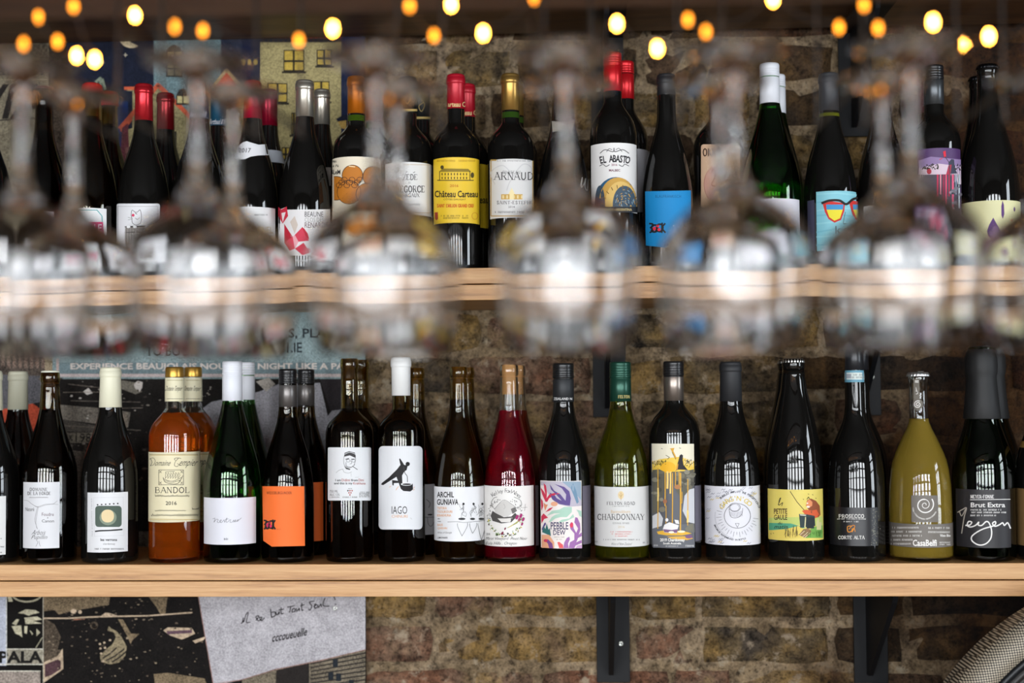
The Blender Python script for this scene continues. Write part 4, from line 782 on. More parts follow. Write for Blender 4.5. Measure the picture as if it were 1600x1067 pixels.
a.poly([(556, 380), (575, 400), (582, 450), (580, 500), (600, 470), (640, 458), (690, 462), (640, 475), (600, 500), (585, 528), (570, 528), (545, 470), (533, 430), (533, 415), (560, 450), (570, 470), (560, 420)], PI); a.poly([(533, 500), (548, 520), (553, 560), (540, 600), (536, 560)], PI); a.poly([(568, 612), (600, 580), (632, 570), (610, 595)], PI); a.poly([(536, 645), (555, 620), (592, 655), (560, 665), (540, 700)], PI); a.ell(640, 545, 28, 18, '#e2a583'); a.poly([(555, 535), (575, 550), (590, 550), (578, 575), (568, 600), (560, 570)], '#d98a68')
a.poly([(580, 640), (620, 600), (680, 590), (720, 568), (780, 570), (780, 610), (740, 650), (690, 650), (650, 660), (610, 690), (595, 690), (620, 650), (650, 630), (690, 620), (640, 620)], GRN); a.poly([(668, 693), (700, 670), (760, 660), (790, 625), (800, 650), (740, 680), (690, 692)], GRN); a.poly([(815, 590), (856, 600), (858, 650), (840, 640), (830, 610)], GRN)
a.poly([(545, 760), (558, 720), (570, 745), (580, 700), (595, 750), (605, 735), (614, 800), (545, 770)], '#2f6a68'); a.poly([(540, 790), (600, 790), (640, 850), (640, 897), (540, 893)], '#e0a27e'); a.poly([(560, 830), (590, 825), (625, 860), (632, 897), (600, 897), (590, 860)], '#7a4a86'); a.ell(572, 836, 16, 12, PI); a.poly([(540, 745), (560, 700), (570, 690), (575, 705), (545, 755)], PU)
a.poly([(712, 897), (720, 850), (740, 815), (760, 805), (765, 825), (750, 860), (755, 897)], '#9d6aa6'); a.poly([(755, 897), (765, 850), (800, 830), (800, 780), (770, 745), (762, 710), (775, 690), (790, 700), (795, 740), (815, 775), (830, 740), (800, 690), (808, 650), (825, 655), (845, 700), (848, 750), (835, 790), (858, 770), (860, 800), (830, 815), (815, 850), (858, 830), (860, 855), (810, 875), (800, 897)], '#9d6aa6'); a.ell(778, 712, 13, 22, '#d9405a'); a.poly([(665, 850), (680, 846), (710, 870), (712, 897), (680, 897)], '#e05a5e'); a.poly([(806, 897), (825, 875), (860, 868), (860, 897)], '#c7a0c4')
a.up(); a.text('PEBBLE', 612, 690, 752, 748, '#38305a', .004); a.text('DEW', 632, 752, 730, 792, '#38305a', .004); a.small(640, 803, 720, 813, '#b0a6a0'); a.small(658, 822, 702, 832, '#b0a6a0'); b.print(a)
b = Bottle('olive-yellow bottle with a green screw cap and a pale chardonnay label', 971.5, 42.3, 566, neck=16.2, ntop=15.4, glass=glassmat('#b9c05a'), wine=winemat('#a09a1e', .72, .0), level=640)
b.cap('screw', 627, 17, 16.8, '#1f4a3c', .3, .5, ysplit=592); a = Art(); a.serif('FELTON', 966, 617.5, 984, 622, '#b5a86a', .2, .12); b.print(a, b.c, .0009)
b.label(761, 854.5, None, None, '#d3d2d0'); a = z1(6); GD = '#b9975a'
a.ell(255, 475, 24, 32, '#dcc79c', 16); a.up(); a.line([(255, 455), (255, 515)], 4, GD).line([(240, 470), (255, 490)], 3, GD).line([(270, 468), (255, 488)], 3, GD); a.layer = 0
a.serif('FELTON ROAD', 144, 528, 366, 552, '#444'); a.small(188, 559, 320, 567, '#888'); a.text('Bannockburn', 176, 594, 330, 618, '#cbb290', .005); a.serif('CHARDONNAY', 68, 626, 442, 670, '#2c2a2a', .12, .05); a.serif('CENTRAL OTAGO', 190, 692, 320, 704, '#777'); a.text('2016', 232, 718, 284, 736, '#c9b48c', -.012)
for k, (x0, x1) in enumerate(((172, 345), (182, 335), (208, 308))): a.small(x0, 762+k*17, x1, 771+k*17, '#cf6a64', k)
a.small(115, 823, 402, 834, '#777'); a.text('Wine of New Zealand', 178, 852, 340, 872, '#555', -.015, .4); a.small(40, 838, 68, 850, '#888'); a.small(430, 845, 470, 857, '#888'); b.print(a)
b = Bottle('dark straight bottle with a bronze screw cap and a tall dripping-gold waterfall label', 1055, 40.3, 565, neck=15.2, ntop=14.8, shape=bord(.62, .79))
b.cap('screw', 626, 15.6, 16, '#8a8078', .3, .8, col2='#18181a', ysplit=588); b.label(693.5, 856.5, 1018, 1084.6, '#55565c'); LB = b.l; b.label(760, 847, 1086, None, '#5d5a66', name='back_label'); b.l = LB; a = z1(6)
a.poly([(500, 66), (835, 68), (837, 290), (502, 290)], '#e6dfc8'); a.up(); a.poly([(503, 205), (560, 190), (640, 180), (720, 170), (790, 190), (836, 205), (837, 290), (503, 290)], '#e8c450'); a.ell(628, 255, 62, 45, '#edb42c'); a.up()
r_ = random.Random(9)
for cx_, cy_, n_ in ((540, 222, 16), (590, 215, 14), (780, 215, 12), (815, 225, 10)):
    for k in range(n_): a.ell(cx_+r_.uniform(-36, 36), cy_+r_.uniform(-18, 18), r_.uniform(3, 8), r_.uniform(2, 4), '#33301f', 6, rot=r_.uniform(0, 180))
    a.line([(cx_-20, cy_+30), (cx_, cy_), (cx_+24, cy_-12)], 3.5, '#33301f')
a.poly([(505, 275), (560, 270), (600, 290), (600, 420), (560, 600), (505, 620)], '#5e5b50'); a.poly([(660, 290), (760, 285), (835, 270), (836, 400), (780, 450), (735, 500), (690, 440)], '#5e5b50')
a.up()
for k in range(26): x, y = r_.choice([(r_.uniform(510, 590), r_.uniform(290, 600)), (r_.uniform(670, 830), r_.uniform(290, 430))]); a.ell(x, y, r_.uniform(14, 30), r_.uniform(10, 22), r_.choice(['#6f6b5c', '#7d796a', '#4c4a42', '#8a8676']), 12)
a.poly([(505, 640), (560, 610), (590, 660), (580, 720), (505, 740)], '#c9c9cc'); a.poly([(760, 480), (800, 430), (838, 420), (840, 700), (790, 690), (745, 600)], '#c4c5ca'); a.poly([(505, 740), (600, 720), (838, 700), (842, 892), (510, 892)], '#66686e'); a.poly([(765, 740), (800, 705), (840, 700), (842, 770), (780, 778)], '#7a7768')
a.up(); a.poly([(690, 190), (650, 110), (640, 105), (680, 100), (672, 125), (700, 185)], '#d8a53c'); a.line([(662, 135), (690, 190)], 3.5, K); a.poly([(715, 190), (722, 160), (735, 150), (748, 160), (745, 195), (752, 235), (785, 275), (710, 272), (690, 280), (702, 235)], '#2a2628'); a.poly([(700, 235), (712, 225), (705, 270), (690, 278)], '#d89a3c'); a.line([(612, 158), (640, 175), (625, 190)], 4, '#55503a'); a.line([(575, 104), (585, 108)], 4, '#444'); a.line([(718, 100), (730, 104)], 4, '#444')
GO = '#d9a63a'; GO2 = '#f0ce7a'
for (x, y0, y1, w_) in ((549, 260, 740, 7), (606, 290, 560, 9), (613, 560, 700, 6), (625, 290, 420, 16), (648, 290, 460, 12), (664, 300, 700, 8), (688, 280, 400, 7), (728, 300, 755, 11), (716, 290, 420, 6), (786, 350, 715, 7), (550, 420, 520, 12), (785, 600, 690, 14), (740, 450, 540, 5)):
    a.line([(x, y0), (x+1, (y0+y1)/2), (x-1, y1)], w_, GO2 if w_ > 11 else GO)
a.poly([(540, 765), (600, 755), (700, 760), (770, 765), (820, 780), (740, 795), (620, 795), (550, 785)], '#e0ae3e'); a.poly([(620, 805), (800, 800), (830, 820), (780, 832), (660, 822)], '#d9a94a'); a.up(); a.poly([(588, 745), (600, 710), (640, 690), (715, 715), (705, 745), (700, 778), (600, 772)], '#e9e6e6'); a.poly([(690, 700), (680, 670), (712, 675), (718, 705)], '#e9e6e6'); a.ell(620, 672, 12, 14, '#e9e6e6'); a.poly([(590, 745), (660, 752), (705, 745), (700, 775), (600, 770)], '#7a5a80'); a.ell(795, 805, 30, 14, '#7d5a80'); a.ell(655, 770, 22, 9, '#f5ecd8'); a.ell(735, 765, 30, 9, '#f0e4c4'); a.ell(605, 525, 16, 18, '#a06a4a'); a.ell(705, 410, 26, 18, '#b0784a')
a.up(); a.text('2019 Chardonnay', 566, 818, 762, 850, '#f3f0ea', .014); a.text('South Australia', 590, 850, 733, 866, '#f3f0ea', .012); a.small(610, 876, 710, 884, '#c9c9c9'); a.small(516, 868, 550, 880, '#c9c9c9'); a.small(768, 870, 832, 884, '#c9c9c9'); b.print(a)
b = Bottle('dark bottle with a matte charcoal capsule and a white label of a volume dial', 1144.5, 42.6, 566, neck=17, ntop=15.6)
b.cap('capsule', 627, 17.4, 16.4, '#1d1e21', .6); b.label(760, 852, None, None, '#dad9df'); a = z1(7); Y2 = '#cdb340'; G2 = '#a3a3ad'
r_ = random.Random(4)
for k in range(115):
    x, y = r_.uniform(70, 490), r_.uniform(415, 858); d_ = math.hypot((x-315)/1.0, y-640)
    if d_ < 200: continue
    c_ = r_.choice([Y2, G2, '#7b7b86']); a.line([(x-16, y+6), (x-5, y-5), (x+2, y+5), (x+15, y-6)], 3.4, c_)
a.arctext('BUBBLES AMPLIFY THE PERCEPTION OF', 312, 640, 192, -44, 72, 17, '#34343a', .005); a.arctext("GARG'N'GO", 312, 645, 145, -62, 50, 40, '#d6bd55', .0); a.arctext('MAXIMIZE REFERMENTED IN BOTTLE', 312, 640, 190, 248, 158, 14, '#34343a', .005, True)
a.ring(316, 640, 178, 178, 2, '#9a9aa2', 40, 100, 190); a.ring(316, 640, 104, 98, 3.4, K, 36); a.up(); a.poly([(248, 590), (258, 650), (300, 656), (345, 640), (360, 585), (335, 545), (290, 535)], '#dad9df'); a.ring(295, 572, 44, 34, 3.2, K, 28); a.ring(295, 574, 36, 28, 2.2, K, 24); a.curve([(250, 585), (260, 640), (290, 656), (330, 648), (352, 620), (358, 580)], 3, K)
for k in range(9): x = 258+k*11.5; a.line([(x, 605+8*math.sin(k*.5)), (x+4, 640+10*math.sin(k*.38))], 2.2, K)
a.poly([(300, 700), (330, 700), (316, 732)], '#dad9df'); a.line([(300, 700), (330, 700), (316, 732), (300, 700)], 2.6, K); a.layer = 0
for k in range(27):
    t = math.radians(95-k*10.5+180 if False else 60+k*9.3); r0 = 128; r1 = 150 if k % 2 else 168
    a.line([(316+r0*math.cos(t-.9), 640+r0*math.sin(t-.9)), (316+r1*math.cos(t-.9), 640+r1*math.sin(t-.9))], 2.4, '#44444a')
b.print(a)
def gaule(cx, hw, top, Y, lab):
    b = Bottle(lab, cx, hw, top, neck=17.5 if Y == 0 else 16.5, ntop=16 if Y == 0 else 15, shape='gaule', Y=Y, lip=True); b.crown(17.4 if Y == 0 else 16.3, '#cfcfcb'); return b
b = gaule(1235, 41, 562, YB, 'black crown-capped bottle in the back row, just left of the angler label'); b.label(760, 840, None, None, '#3a3a40')
b = gaule(1243, 43.8, 560.5, 0, 'black crown-capped bottle with a yellow cartoon angler label'); b.label(765, 845, 1200, 1286.3, '#d9c662'); a = z1(7)
a.poly([(565, 655), (992, 645), (995, 720), (566, 700)], '#b9c46a'); a.poly([(566, 695), (740, 700), (860, 735), (700, 755), (566, 752)], '#4f9a78'); a.poly([(567, 755), (700, 745), (800, 720), (870, 760), (830, 815), (567, 825)], '#d8c05c'); a.poly([(830, 800), (870, 760), (930, 725), (994, 715), (996, 815), (860, 815)], '#6fa24a'); a.up()
a.line([(735, 446), (790, 530), (860, 610)], 5, '#3a2c20'); a.curve([(640, 552), (660, 500), (650, 510), (645, 555), (675, 535), (668, 560)], 5, K); a.text('PETITE', 606, 582, 712, 624, '#3d2419', .012); a.text('GAULE', 606, 630, 712, 672, '#3d2419', .012); a.text('du', 640, 686, 672, 708, K, -.005, .3); a.text('matin', 612, 712, 716, 742, K, -.005, .4)
a.poly([(860, 560), (870, 515), (900, 502), (940, 520), (970, 560), (976, 630), (960, 650), (940, 655), (905, 620), (880, 590)], '#8a4a2c'); a.poly([(828, 600), (860, 590), (905, 598), (945, 590), (970, 640), (930, 660), (880, 650), (850, 625)], '#cf5a34'); a.poly([(865, 525), (890, 508), (912, 530), (910, 560), (880, 578), (862, 560)], '#d98a5c'); a.up(); a.ell(878, 568, 14, 8, '#e9dfd0'); a.ell(872, 540, 6, 5, '#f0eee0'); a.line([(868, 508), (880, 490), (890, 505)], 5, K); a.layer = 1
a.poly([(805, 625), (870, 628), (930, 640), (935, 720), (815, 735)], '#2d3b3c'); a.up(); a.poly([(812, 628), (862, 632), (860, 640), (815, 636)], '#cfd0c0'); a.line([(858, 650), (852, 730)], 8, '#d9d1a0'); a.poly([(860, 650), (930, 650), (925, 740), (865, 740)], '#22292b'); a.layer = 1
a.poly([(805, 790), (840, 745), (880, 740), (905, 760), (880, 800), (850, 815)], '#8a6a4a'); a.up(); a.line([(815, 790), (850, 760)], 4, '#e0cfa8').line([(835, 805), (875, 770)], 4, '#e0cfa8').line([(850, 812), (892, 775)], 4, '#e0cfa8'); a.poly([(945, 690), (955, 660), (962, 660), (965, 690), (985, 690), (982, 750), (945, 750)], '#c9c48a'); a.layer = 1
for k in range(30): x = r_.uniform(675, 800); a.line([(x, r_.uniform(790, 812)), (x+r_.uniform(-8, 14), r_.uniform(715, 785))], 2.4, '#5a4a24')
for k in range(24): x = r_.uniform(840, 990); a.line([(x, r_.uniform(780, 812)), (x+r_.uniform(-8, 8), r_.uniform(750, 785))], 2.4, '#3f6a2c')
for (x, y) in ((838, 506), (878, 465), (912, 470), (938, 498), (580, 780), (600, 775)): a.line([(x, y), (x+5, y+5)], 4, K)
b.print(a)
def prosecco(cx, hw, top, Y, lab):
    b = Bottle(lab, cx, hw, top, neck=15.4 if Y == 0 else 14.6, ntop=13.4, shape='prosecco', Y=Y)
    b.cap('capsule', 578, 14.6, 13.8, '#232428', .3, .2, ring=False); return b
b = prosecco(1347, 42, 546, YB, 'black slope-shouldered bottle in the back row behind the prosecco'); b.label(792, 850, None, None, '#232126')
a = Art()
for k in range(6): a.small(1368, 822+k*5, 1392, 824+k*5, '#8a8a8a', k)
b.print(a)
b = prosecco(1338.5, 43.6, 545, 0, 'black slope-shouldered prosecco bottle with a pale blue strip round its neck'); b.label(578.5, 597, None, None, '#5d93a8', name='neck_band', off=.0005); a = Art(); a.rect(1318, 582, 1360, 593, '#c9d3cf'); a.up(); a.small(1331, 584, 1352, 587, '#8a8f8c'); a.small(1331, 588, 1352, 591, '#8a8f8c'); a.rect(1322, 584, 1330, 591, '#9aa0a8'); b.print(a, off=.0006)
b.label(793, 853, 1296.5, 1372, '#19181b', rough=.35); a = z1(8); W = '#d8d5d0'
a.serif('PROSECCO', 104, 628, 305, 655, W, .2, .11); a.small(92, 660, 318, 668, W); a.small(142, 680, 260, 690, W); a.curve([(205, 720), (175, 725), (178, 765), (205, 762), (212, 740)], 7, '#d98a32'); a.curve([(185, 745), (215, 715), (232, 725), (210, 768), (225, 735), (235, 765)], 6, '#d98a32'); a.serif('CORTE ALTA', 100, 798, 308, 824, W, .2, .11)
for k in range(70): x = r_.gauss(388, 14); y = r_.uniform(590, 872); a.ell(x, y, 2.2, 2.2, '#a9a58f', 5)
b.print(a)
b = Bottle('cloudy yellow bottle with a silver crown cap, spiral square label and grey band', 1438.5, 48, 582, neck=14.4, ntop=14.2, shape='casa', glass=CLEAR, wine=winemat('#bc9e3e', .3, .05), level=654, lip=True)
b.crown(17.5, '#c9cbca'); TP = '#6d675e'
b.label(774, 816, 1424, 1466, '#665f57', rough=.45); LB = b.l; b.label(819, 855.5, None, None, '#68615a', rough=.45, name='label'); L2 = b.l; a = z1(8)
sp = [(797+(8+62*t/1.0)*0, 0) for t in ()]
sp = []
for k in range(66): t = k/65*(2*math.pi*2.15); r0 = 8+68*(k/65)**1.25; sp.append((790+r0*math.cos(-t+.3)-6*(k/65), 552-r0*math.sin(-t+.3)*.98*-1))
a.line(sp[:40], 5, '#e2e0dc'); a.line(sp[39:], 9, '#e2e0dc'); a.arctext('vino rifermentato naturalmente', 788, 570, 92, 268, 112, 16, '#d9d6d0', 0, True); b.print(a, LB)
a = z1(8); a.text('CasaBelfi', 692, 828, 882, 880, '#e6e3de', .012)
for k, (x0, x1, xa, xb) in enumerate(((520, 752, 815, 985), (520, 762, 815, 985), (518, 762, 0, 0), (518, 690, 0, 0), (518, 675, 0, 0))):
    a.small(x0, 726+k*31+k, x1, 740+k*31+k, '#cfccc6', k)
    if xa: a.small(xa, 728+k*33, xb, 743+k*33, '#cfccc6', k+9)
a.text('Vino Bio', 908, 785, 992, 806, '#e6e3de', .012); a.small(905, 845, 992, 856, '#cfccc6'); a.small(905, 862, 992, 872, '#cfccc6'); b.print(a, L2)
a = Art(); a.poly([(1427, 592), (1436.5, 592), (1437, 622), (1442, 628), (1442, 636), (1436, 641), (1429, 639), (1426, 632), (1427.5, 624)], '#6d675e'); a.up(); a.text('CasaBelfi', 1421, 602, 1443, 608, '#dedbd6', .01, 0, -88)
a.line([(1434+r_0*math.cos(t), 632+r_0*math.sin(t)) for r_0, t in ((1.0+5.2*k/24, k/24*11.5) for k in range(25))], 1.3, '#dedbd6'); o = b.print(a, b.e, .0005); o.name = 'neck_label'
v, f = box(-.0042, .0042, -.0002, .0002, -.004, .0); st = obj('cap_strap', *box(-.0045, .0045, -17.9*b.k, 17.9*b.k, b.H+.0012, b.H+.0016), pmat('strap_paper', '#6d675e', .5), b.e)
def meyer(cx, hw, Y, lab):
    b = Bottle(lab, cx, hw, 542, neck=21.5*(1 if Y == 0 else .95), ntop=19, shape='champ', Y=Y, glass=glassmat('#2f6a24'), wine=winemat('#0c1406', .0, .05), level=600, lip=False); b.cap('foil', 654, 28.5 if Y == 0 else 27, 24 if Y == 0 else 22.5, '#080809', .62); return b
b = meyer(1552, 44, .104, 'dark green sparkling bottle in the back row behind the white-signature label'); b.label(773, 853, None, None, '#7a5f3a')
b = meyer(1537.5, 47.3, 0, 'dark green sparkling bottle with black foil and a large white signature on its label')
b.label(765, 856, 1494, 1579, '#201e21', rough=.5); a = z1(8); W = '#d9d6d4'
a.serif('MEYER-FONNE', 1150, 474, 1336, 500, W, .18, .1); a.line([(1148, 512), (1466, 508)], 5, W); a.text('Brut Extra', 1152, 534, 1426, 572, W, .008); a.small(1150, 586, 1392, 598, W); a.small(1150, 606, 1432, 618, W); a.small(1150, 630, 1352, 642, W)
a.curve([(1048, 612), (1085, 590), (1118, 578), (1100, 650), (1080, 778)], 8, '#a79f94'); a.curve([(1048, 612), (1062, 606), (1080, 640), (1112, 585)], 7, '#a79f94'); a.curve([(1112, 715), (1145, 712), (1160, 690), (1135, 685), (1125, 715), (1150, 728), (1190, 715), (1215, 690), (1212, 712), (1240, 715), (1275, 685), (1300, 700), (1318, 760), (1310, 820), (1270, 862), (1215, 870), (1165, 840), (1160, 805), (1200, 770), (1260, 740), (1330, 720), (1350, 700), (1345, 685), (1325, 700), (1345, 722), (1380, 710), (1405, 695), (1420, 715), (1445, 695), (1468, 738)], 10, '#e4e1de'); b.print(a)
b = Bottle('dark bottle cut off by the right edge of the lower shelf, gold label sliver', 1637, 47, 545, neck=22, ntop=17, shape='champ'); b.cap('capsule', 640, 23, 17.5, '#1c1b1d', .5, ring=False); b.label(765, 855, None, None, '#7a5f3a')
b.label(690, 700, None, None, '#8a6a34', name='neck_band')
# ================= middle shelf, left to right
def ub(label, cx, hw, top, **kw): return Bottle(label, cx, hw, top, 'U', **kw)
b = ub('dark sloping bottle cut off by the left edge of the middle shelf', -24, 43, 135, neck=14, ntop=13.4, shape='burg2', yb=427); b.cap('capsule', 190, 14.4, 14, '#3a2326', .4); b.label(325, 400, -60, 8, '#d8d6d6')
b = ub('dark bare-necked bottle with a dark red wax rim, behind the leftmost glass stems', 68, 41, 138, Y=.045, neck=14, ntop=12.6, shape='burg2', glass=glassmat('#6b5a44'), wine=DARK_WINE, level=205, yb=426, lip=True); b.cork(190, '#3a2a22'); b.label(330, 400, 40, 84, '#d0cfd2')
v, f = lathe([(b.rad(b.H-.012)+.0004, b.H-.0035), (b.rad(b.H-.012)+.0012, b.H-.002), (b.rad(b.H-.012), b.H+.0012), (0, b.H+.0016)], 32); obj('wax_seal', v, f, pmat('wax', '#5a2222', .35), b.e, True)
for (cx, hw, top, Y) in ((170, 37.5, 144.5, YB), (143, 40, 131.5, 0)):
    front = Y == 0
    b = ub('bottle with a bright red wax top and olive neck, pink-banded white label' if front else 'smaller-looking red wax topped bottle with an olive neck, back row', cx, hw, top, Y=Y, neck=14.6 if front else 13.6, ntop=13.2 if front else 12.4, shape='burg2', glass=OLIVE, wine=DARK_WINE, level=188 if front else 199, yb=425)
    b.cap('wax', 151 if front else 166, 15.6 if front else 13.8, 16 if front else 13.8, '#c01a22', .25); b.cork(183 if front else 195, '#6e6030')
    if front:
        b.label(324.7, 402, 106, 166.4, '#dededf'); a = zu(1); a.line([(340, 770), (490, 770), (515, 800), (522, 930), (345, 935)], 4, '#3a9a9a'); a.poly([(370, 832), (520, 830), (524, 890), (372, 895)], '#cf3a72'); a.up(); a.text('BULLE', 400, 842, 512, 878, '#f0dfe4', .0, .1); b.print(a)
for (cx, hw, top, Y, cb) in ((258.5, 37.5, 147, YB, 204), (224.5, 40.5, 133, 0, 190)):
    front = Y == 0
    b = ub('dark bottle with a shiny red capsule and a barrel cat on its label' if front else 'dark bottle with a deep red capsule in the back row, right of the cat label', cx, hw, top, Y=Y, neck=14.4 if front else 13.6, ntop=12.8 if front else 12.2, shape='burg2', yb=424)
    b.cap('capsule', cb, 14.4 if front else 13.8, 13.6 if front else 13, '#b8202a' if front else '#8f1a22', .25, .6)
    if front:
        a = Art(); a.rrect(182, 318, 250, 403, 4, '#d9d9dc'); b.shaped(a); a = Art(0, 267, 4.0); C_ = '#3a3838'
        a.line([(735, 222), (985, 222), (985, 540)], 2, '#9a9a9c'); a.line([(735, 222), (735, 540)], 2, '#9a9a9c')
        a.curve([(826, 300), (820, 275), (826, 245), (845, 258), (860, 256), (876, 244), (884, 285), (878, 325), (850, 338), (828, 325), (824, 300)], 3, C_); a.ell(832, 277, 9, 9, '#c83a5a'); a.line([(845, 264), (856, 270)], 4, C_); a.curve([(845, 295), (860, 303), (872, 292)], 2.5, C_); a.line([(800, 290), (822, 296)], 2, C_).line([(800, 306), (822, 302)], 2, C_)
        a.poly([(782, 350), (905, 345), (908, 400), (895, 510), (795, 515), (780, 430)], '#8f8a86'); a.up(); a.line([(782, 350), (905, 345)], 8, '#2c2a2a'); a.line([(780, 385), (905, 380)], 4, '#3a3838').line([(782, 455), (902, 450)], 4, '#3a3838')
        for k in range(7): a.line([(790+k*17, 352), (788+k*17, 512)], 2, '#4a4846')
        a.ell(803, 350, 12, 8, '#e8e8e8', 10); a.ell(843, 350, 12, 8, '#e8e8e8', 10); b.print(a)
for (cx, hw, top, Y, cb) in ((341.5, 37.5, 143.5, YB, 198), (311.5, 42, 131, 0, 187)):
    front = Y == 0
    b = ub('dark bottle with a navy grey capsule seen through a glass stem' if front else 'dark bottle with a teal blue capsule in the back row', cx, hw, top, Y=Y, neck=15 if front else 13, ntop=14 if front else 12, shape='burg2', yb=423)
    b.cap('capsule', cb, 15.2 if front else 13, 14.4 if front else 12.4, '#2b3550' if front else '#14506c', .35, .2)
    a = Art(); y_ = 174.5 if front else 186; a.text('Berthaud & B', cx-14, y_, cx+11, y_+8, '#d6dbe4', .0, .3); b.print(a, b.c, .0012)
    if front: b.label(330, 405, 283, 340, '#e2e0de')
for (cx, hw, top, Y, cb) in ((420.5, 37, 142, YB, 198), (394.5, 39.6, 128, 0, 187)):
    front = Y == 0
    b = ub('dark bottle with a crimson capsule and a wavy 2017 neck label' if front else 'dark bottle with a crimson capsule and a plain neck label, back row', cx, hw, top, Y=Y, neck=14.6 if front else 13.6, ntop=12.4 if front else 12.2, shape='burg2', yb=422)
    b.cap('capsule', cb, 14.6 if front else 13.8, 13.2 if front else 13, '#b01034' if front else '#99102f', .25, .55)
    if front:
        a = zu(2); a.poly([(520, 490), (550, 450), (580, 428), (600, 422), (625, 430), (660, 440), (720, 436), (720, 492), (660, 494), (620, 500), (590, 513), (560, 512), (530, 505)], '#d5d5d8'); o = b.shaped(a, 'neck_label'); a = zu(2); a.text('2017', 560, 457, 620, 480, K, -.005, .15); b.print(a)
        b.label(323, 400, 366, 430, '#dbdbdb'); a = zu(3); a.small(-8, 790, 62, 798, '#777'); a.text('ERIEL', 8, 855, 86, 888, '#b9a98c', -.01); b.print(a)
    else: b.label(234, 253, None, None, '#b9bec6', name='neck_label')
for (cx, hw, top, Y, cb) in ((503.5, 37, 141, YB, 196), (476.5, 40.6, 127, 0, 184)):
    front = Y == 0
    b = ub('dark bottle with a silver capsule and a red folded-paper fox on its label' if front else 'dark bottle with a silver capsule in the back row, right of the fox label', cx, hw, top, Y=Y, neck=14.4 if front else 12.6, ntop=13 if front else 11.6, shape='burg2', yb=421)
    b.cap('capsule', cb, 14.4 if front else 12.8, 13.6 if front else 12.2, '#c3bdb0', .3, .85)
    if front:
        a = zu(3); a.poly([(112, 1000), (112, 860), (110, 760), (125, 765), (150, 755), (155, 768), (375, 766), (376, 1000)], '#dfdcdc'); b.shaped(a); a = zu(3)
        a.poly([(110, 752), (128, 768), (155, 752), (162, 800), (135, 838), (112, 800)], '#c8283e'); a.poly([(128, 785), (150, 780), (135, 832)], '#e8dcdc'); a.poly([(112, 838), (135, 840), (180, 905), (195, 960), (170, 990), (112, 980)], '#e9e6e6'); a.up(); a.poly([(143, 840), (185, 905), (143, 935)], '#b81e34'); a.poly([(143, 935), (185, 905), (196, 965), (170, 975)], '#d8455a'); a.poly([(196, 895), (235, 855), (268, 925), (215, 930)], '#cf3a50'); a.poly([(196, 965), (240, 935), (275, 985), (235, 998)], '#c83048'); a.poly([(232, 855), (245, 865), (262, 890), (270, 920), (250, 900)], '#b81e34'); a.poly([(172, 830), (195, 800), (212, 845), (195, 890)], '#cdbfb4'); a.poly([(196, 895), (215, 930), (196, 965), (185, 905)], '#e6a5ac'); a.poly([(255, 960), (275, 965), (278, 985)], '#d88a94')
        a.text('BEAUNE', 246, 778, 340, 804, '#2f2d2d', -.012); a.text('CLOS DES', 246, 808, 342, 830, '#8f8c8a', -.018); a.text('RENARDS', 246, 832, 362, 860, '#5a3a3a', -.014); b.print(a)
        a = zu(3); a.small(205, 1020, 370, 1030, '#c9c9c9', 3, .8); b.print(a, b.e).name = 'base_text'
    else: b.label(262, 290, 497, 516, '#9a8f86')
for (cx, hw, top, Y, cb) in ((585, 34.5, 134.5, YB, 190), (557.5, 37.6, 121, 0, 179)):
    front = Y == 0
    b = ub('dark straight bottle with an orange capsule and amber clouds on a cream label' if front else 'dark straight bottle with an orange capsule in the back row, behind a glass stem', cx, hw, top, Y=Y, neck=13.8 if front else 13, ntop=12.8 if front else 12, shape=bord(.61, .755), yb=419)
    b.cap('capsule', cb, 14 if front else 13, 13.6 if front else 12.6, '#c06a12' if front else '#b0602a', .28, .6); b.label(cb, cb+9, None, None, (.03, .06, .004, 1), .05, name='neck_glass', off=.00015)
    if front:
        b.label(244.5, 340, None, None, '#ddd2bc'); a = zu(3); OR = '#b8701f'; a.text('Domaine', 380, 515, 406, 530, K); a.text('Le Pé', 380, 540, 418, 553, K, 0, .2); a.text('BLeM', 378, 566, 426, 590, K, .012)
        for (x, y, r0) in ((405, 660, 60), (487, 595, 52), (590, 600, 50), (470, 680, 60), (560, 690, 55)): a.ell(x, y, r0, r0, OR, 22); a.ring(x, y, r0, r0, 3.5, '#4a2c12', 26)
        a.up()
        for k in range(9): a.ring(420+k*13, 645-(k % 3)*14, 15, 13, 2.6, '#2a1a10', 14)
        a.line([(470, 548), (500, 552)], 4, '#f0d9a8'); b.print(a)
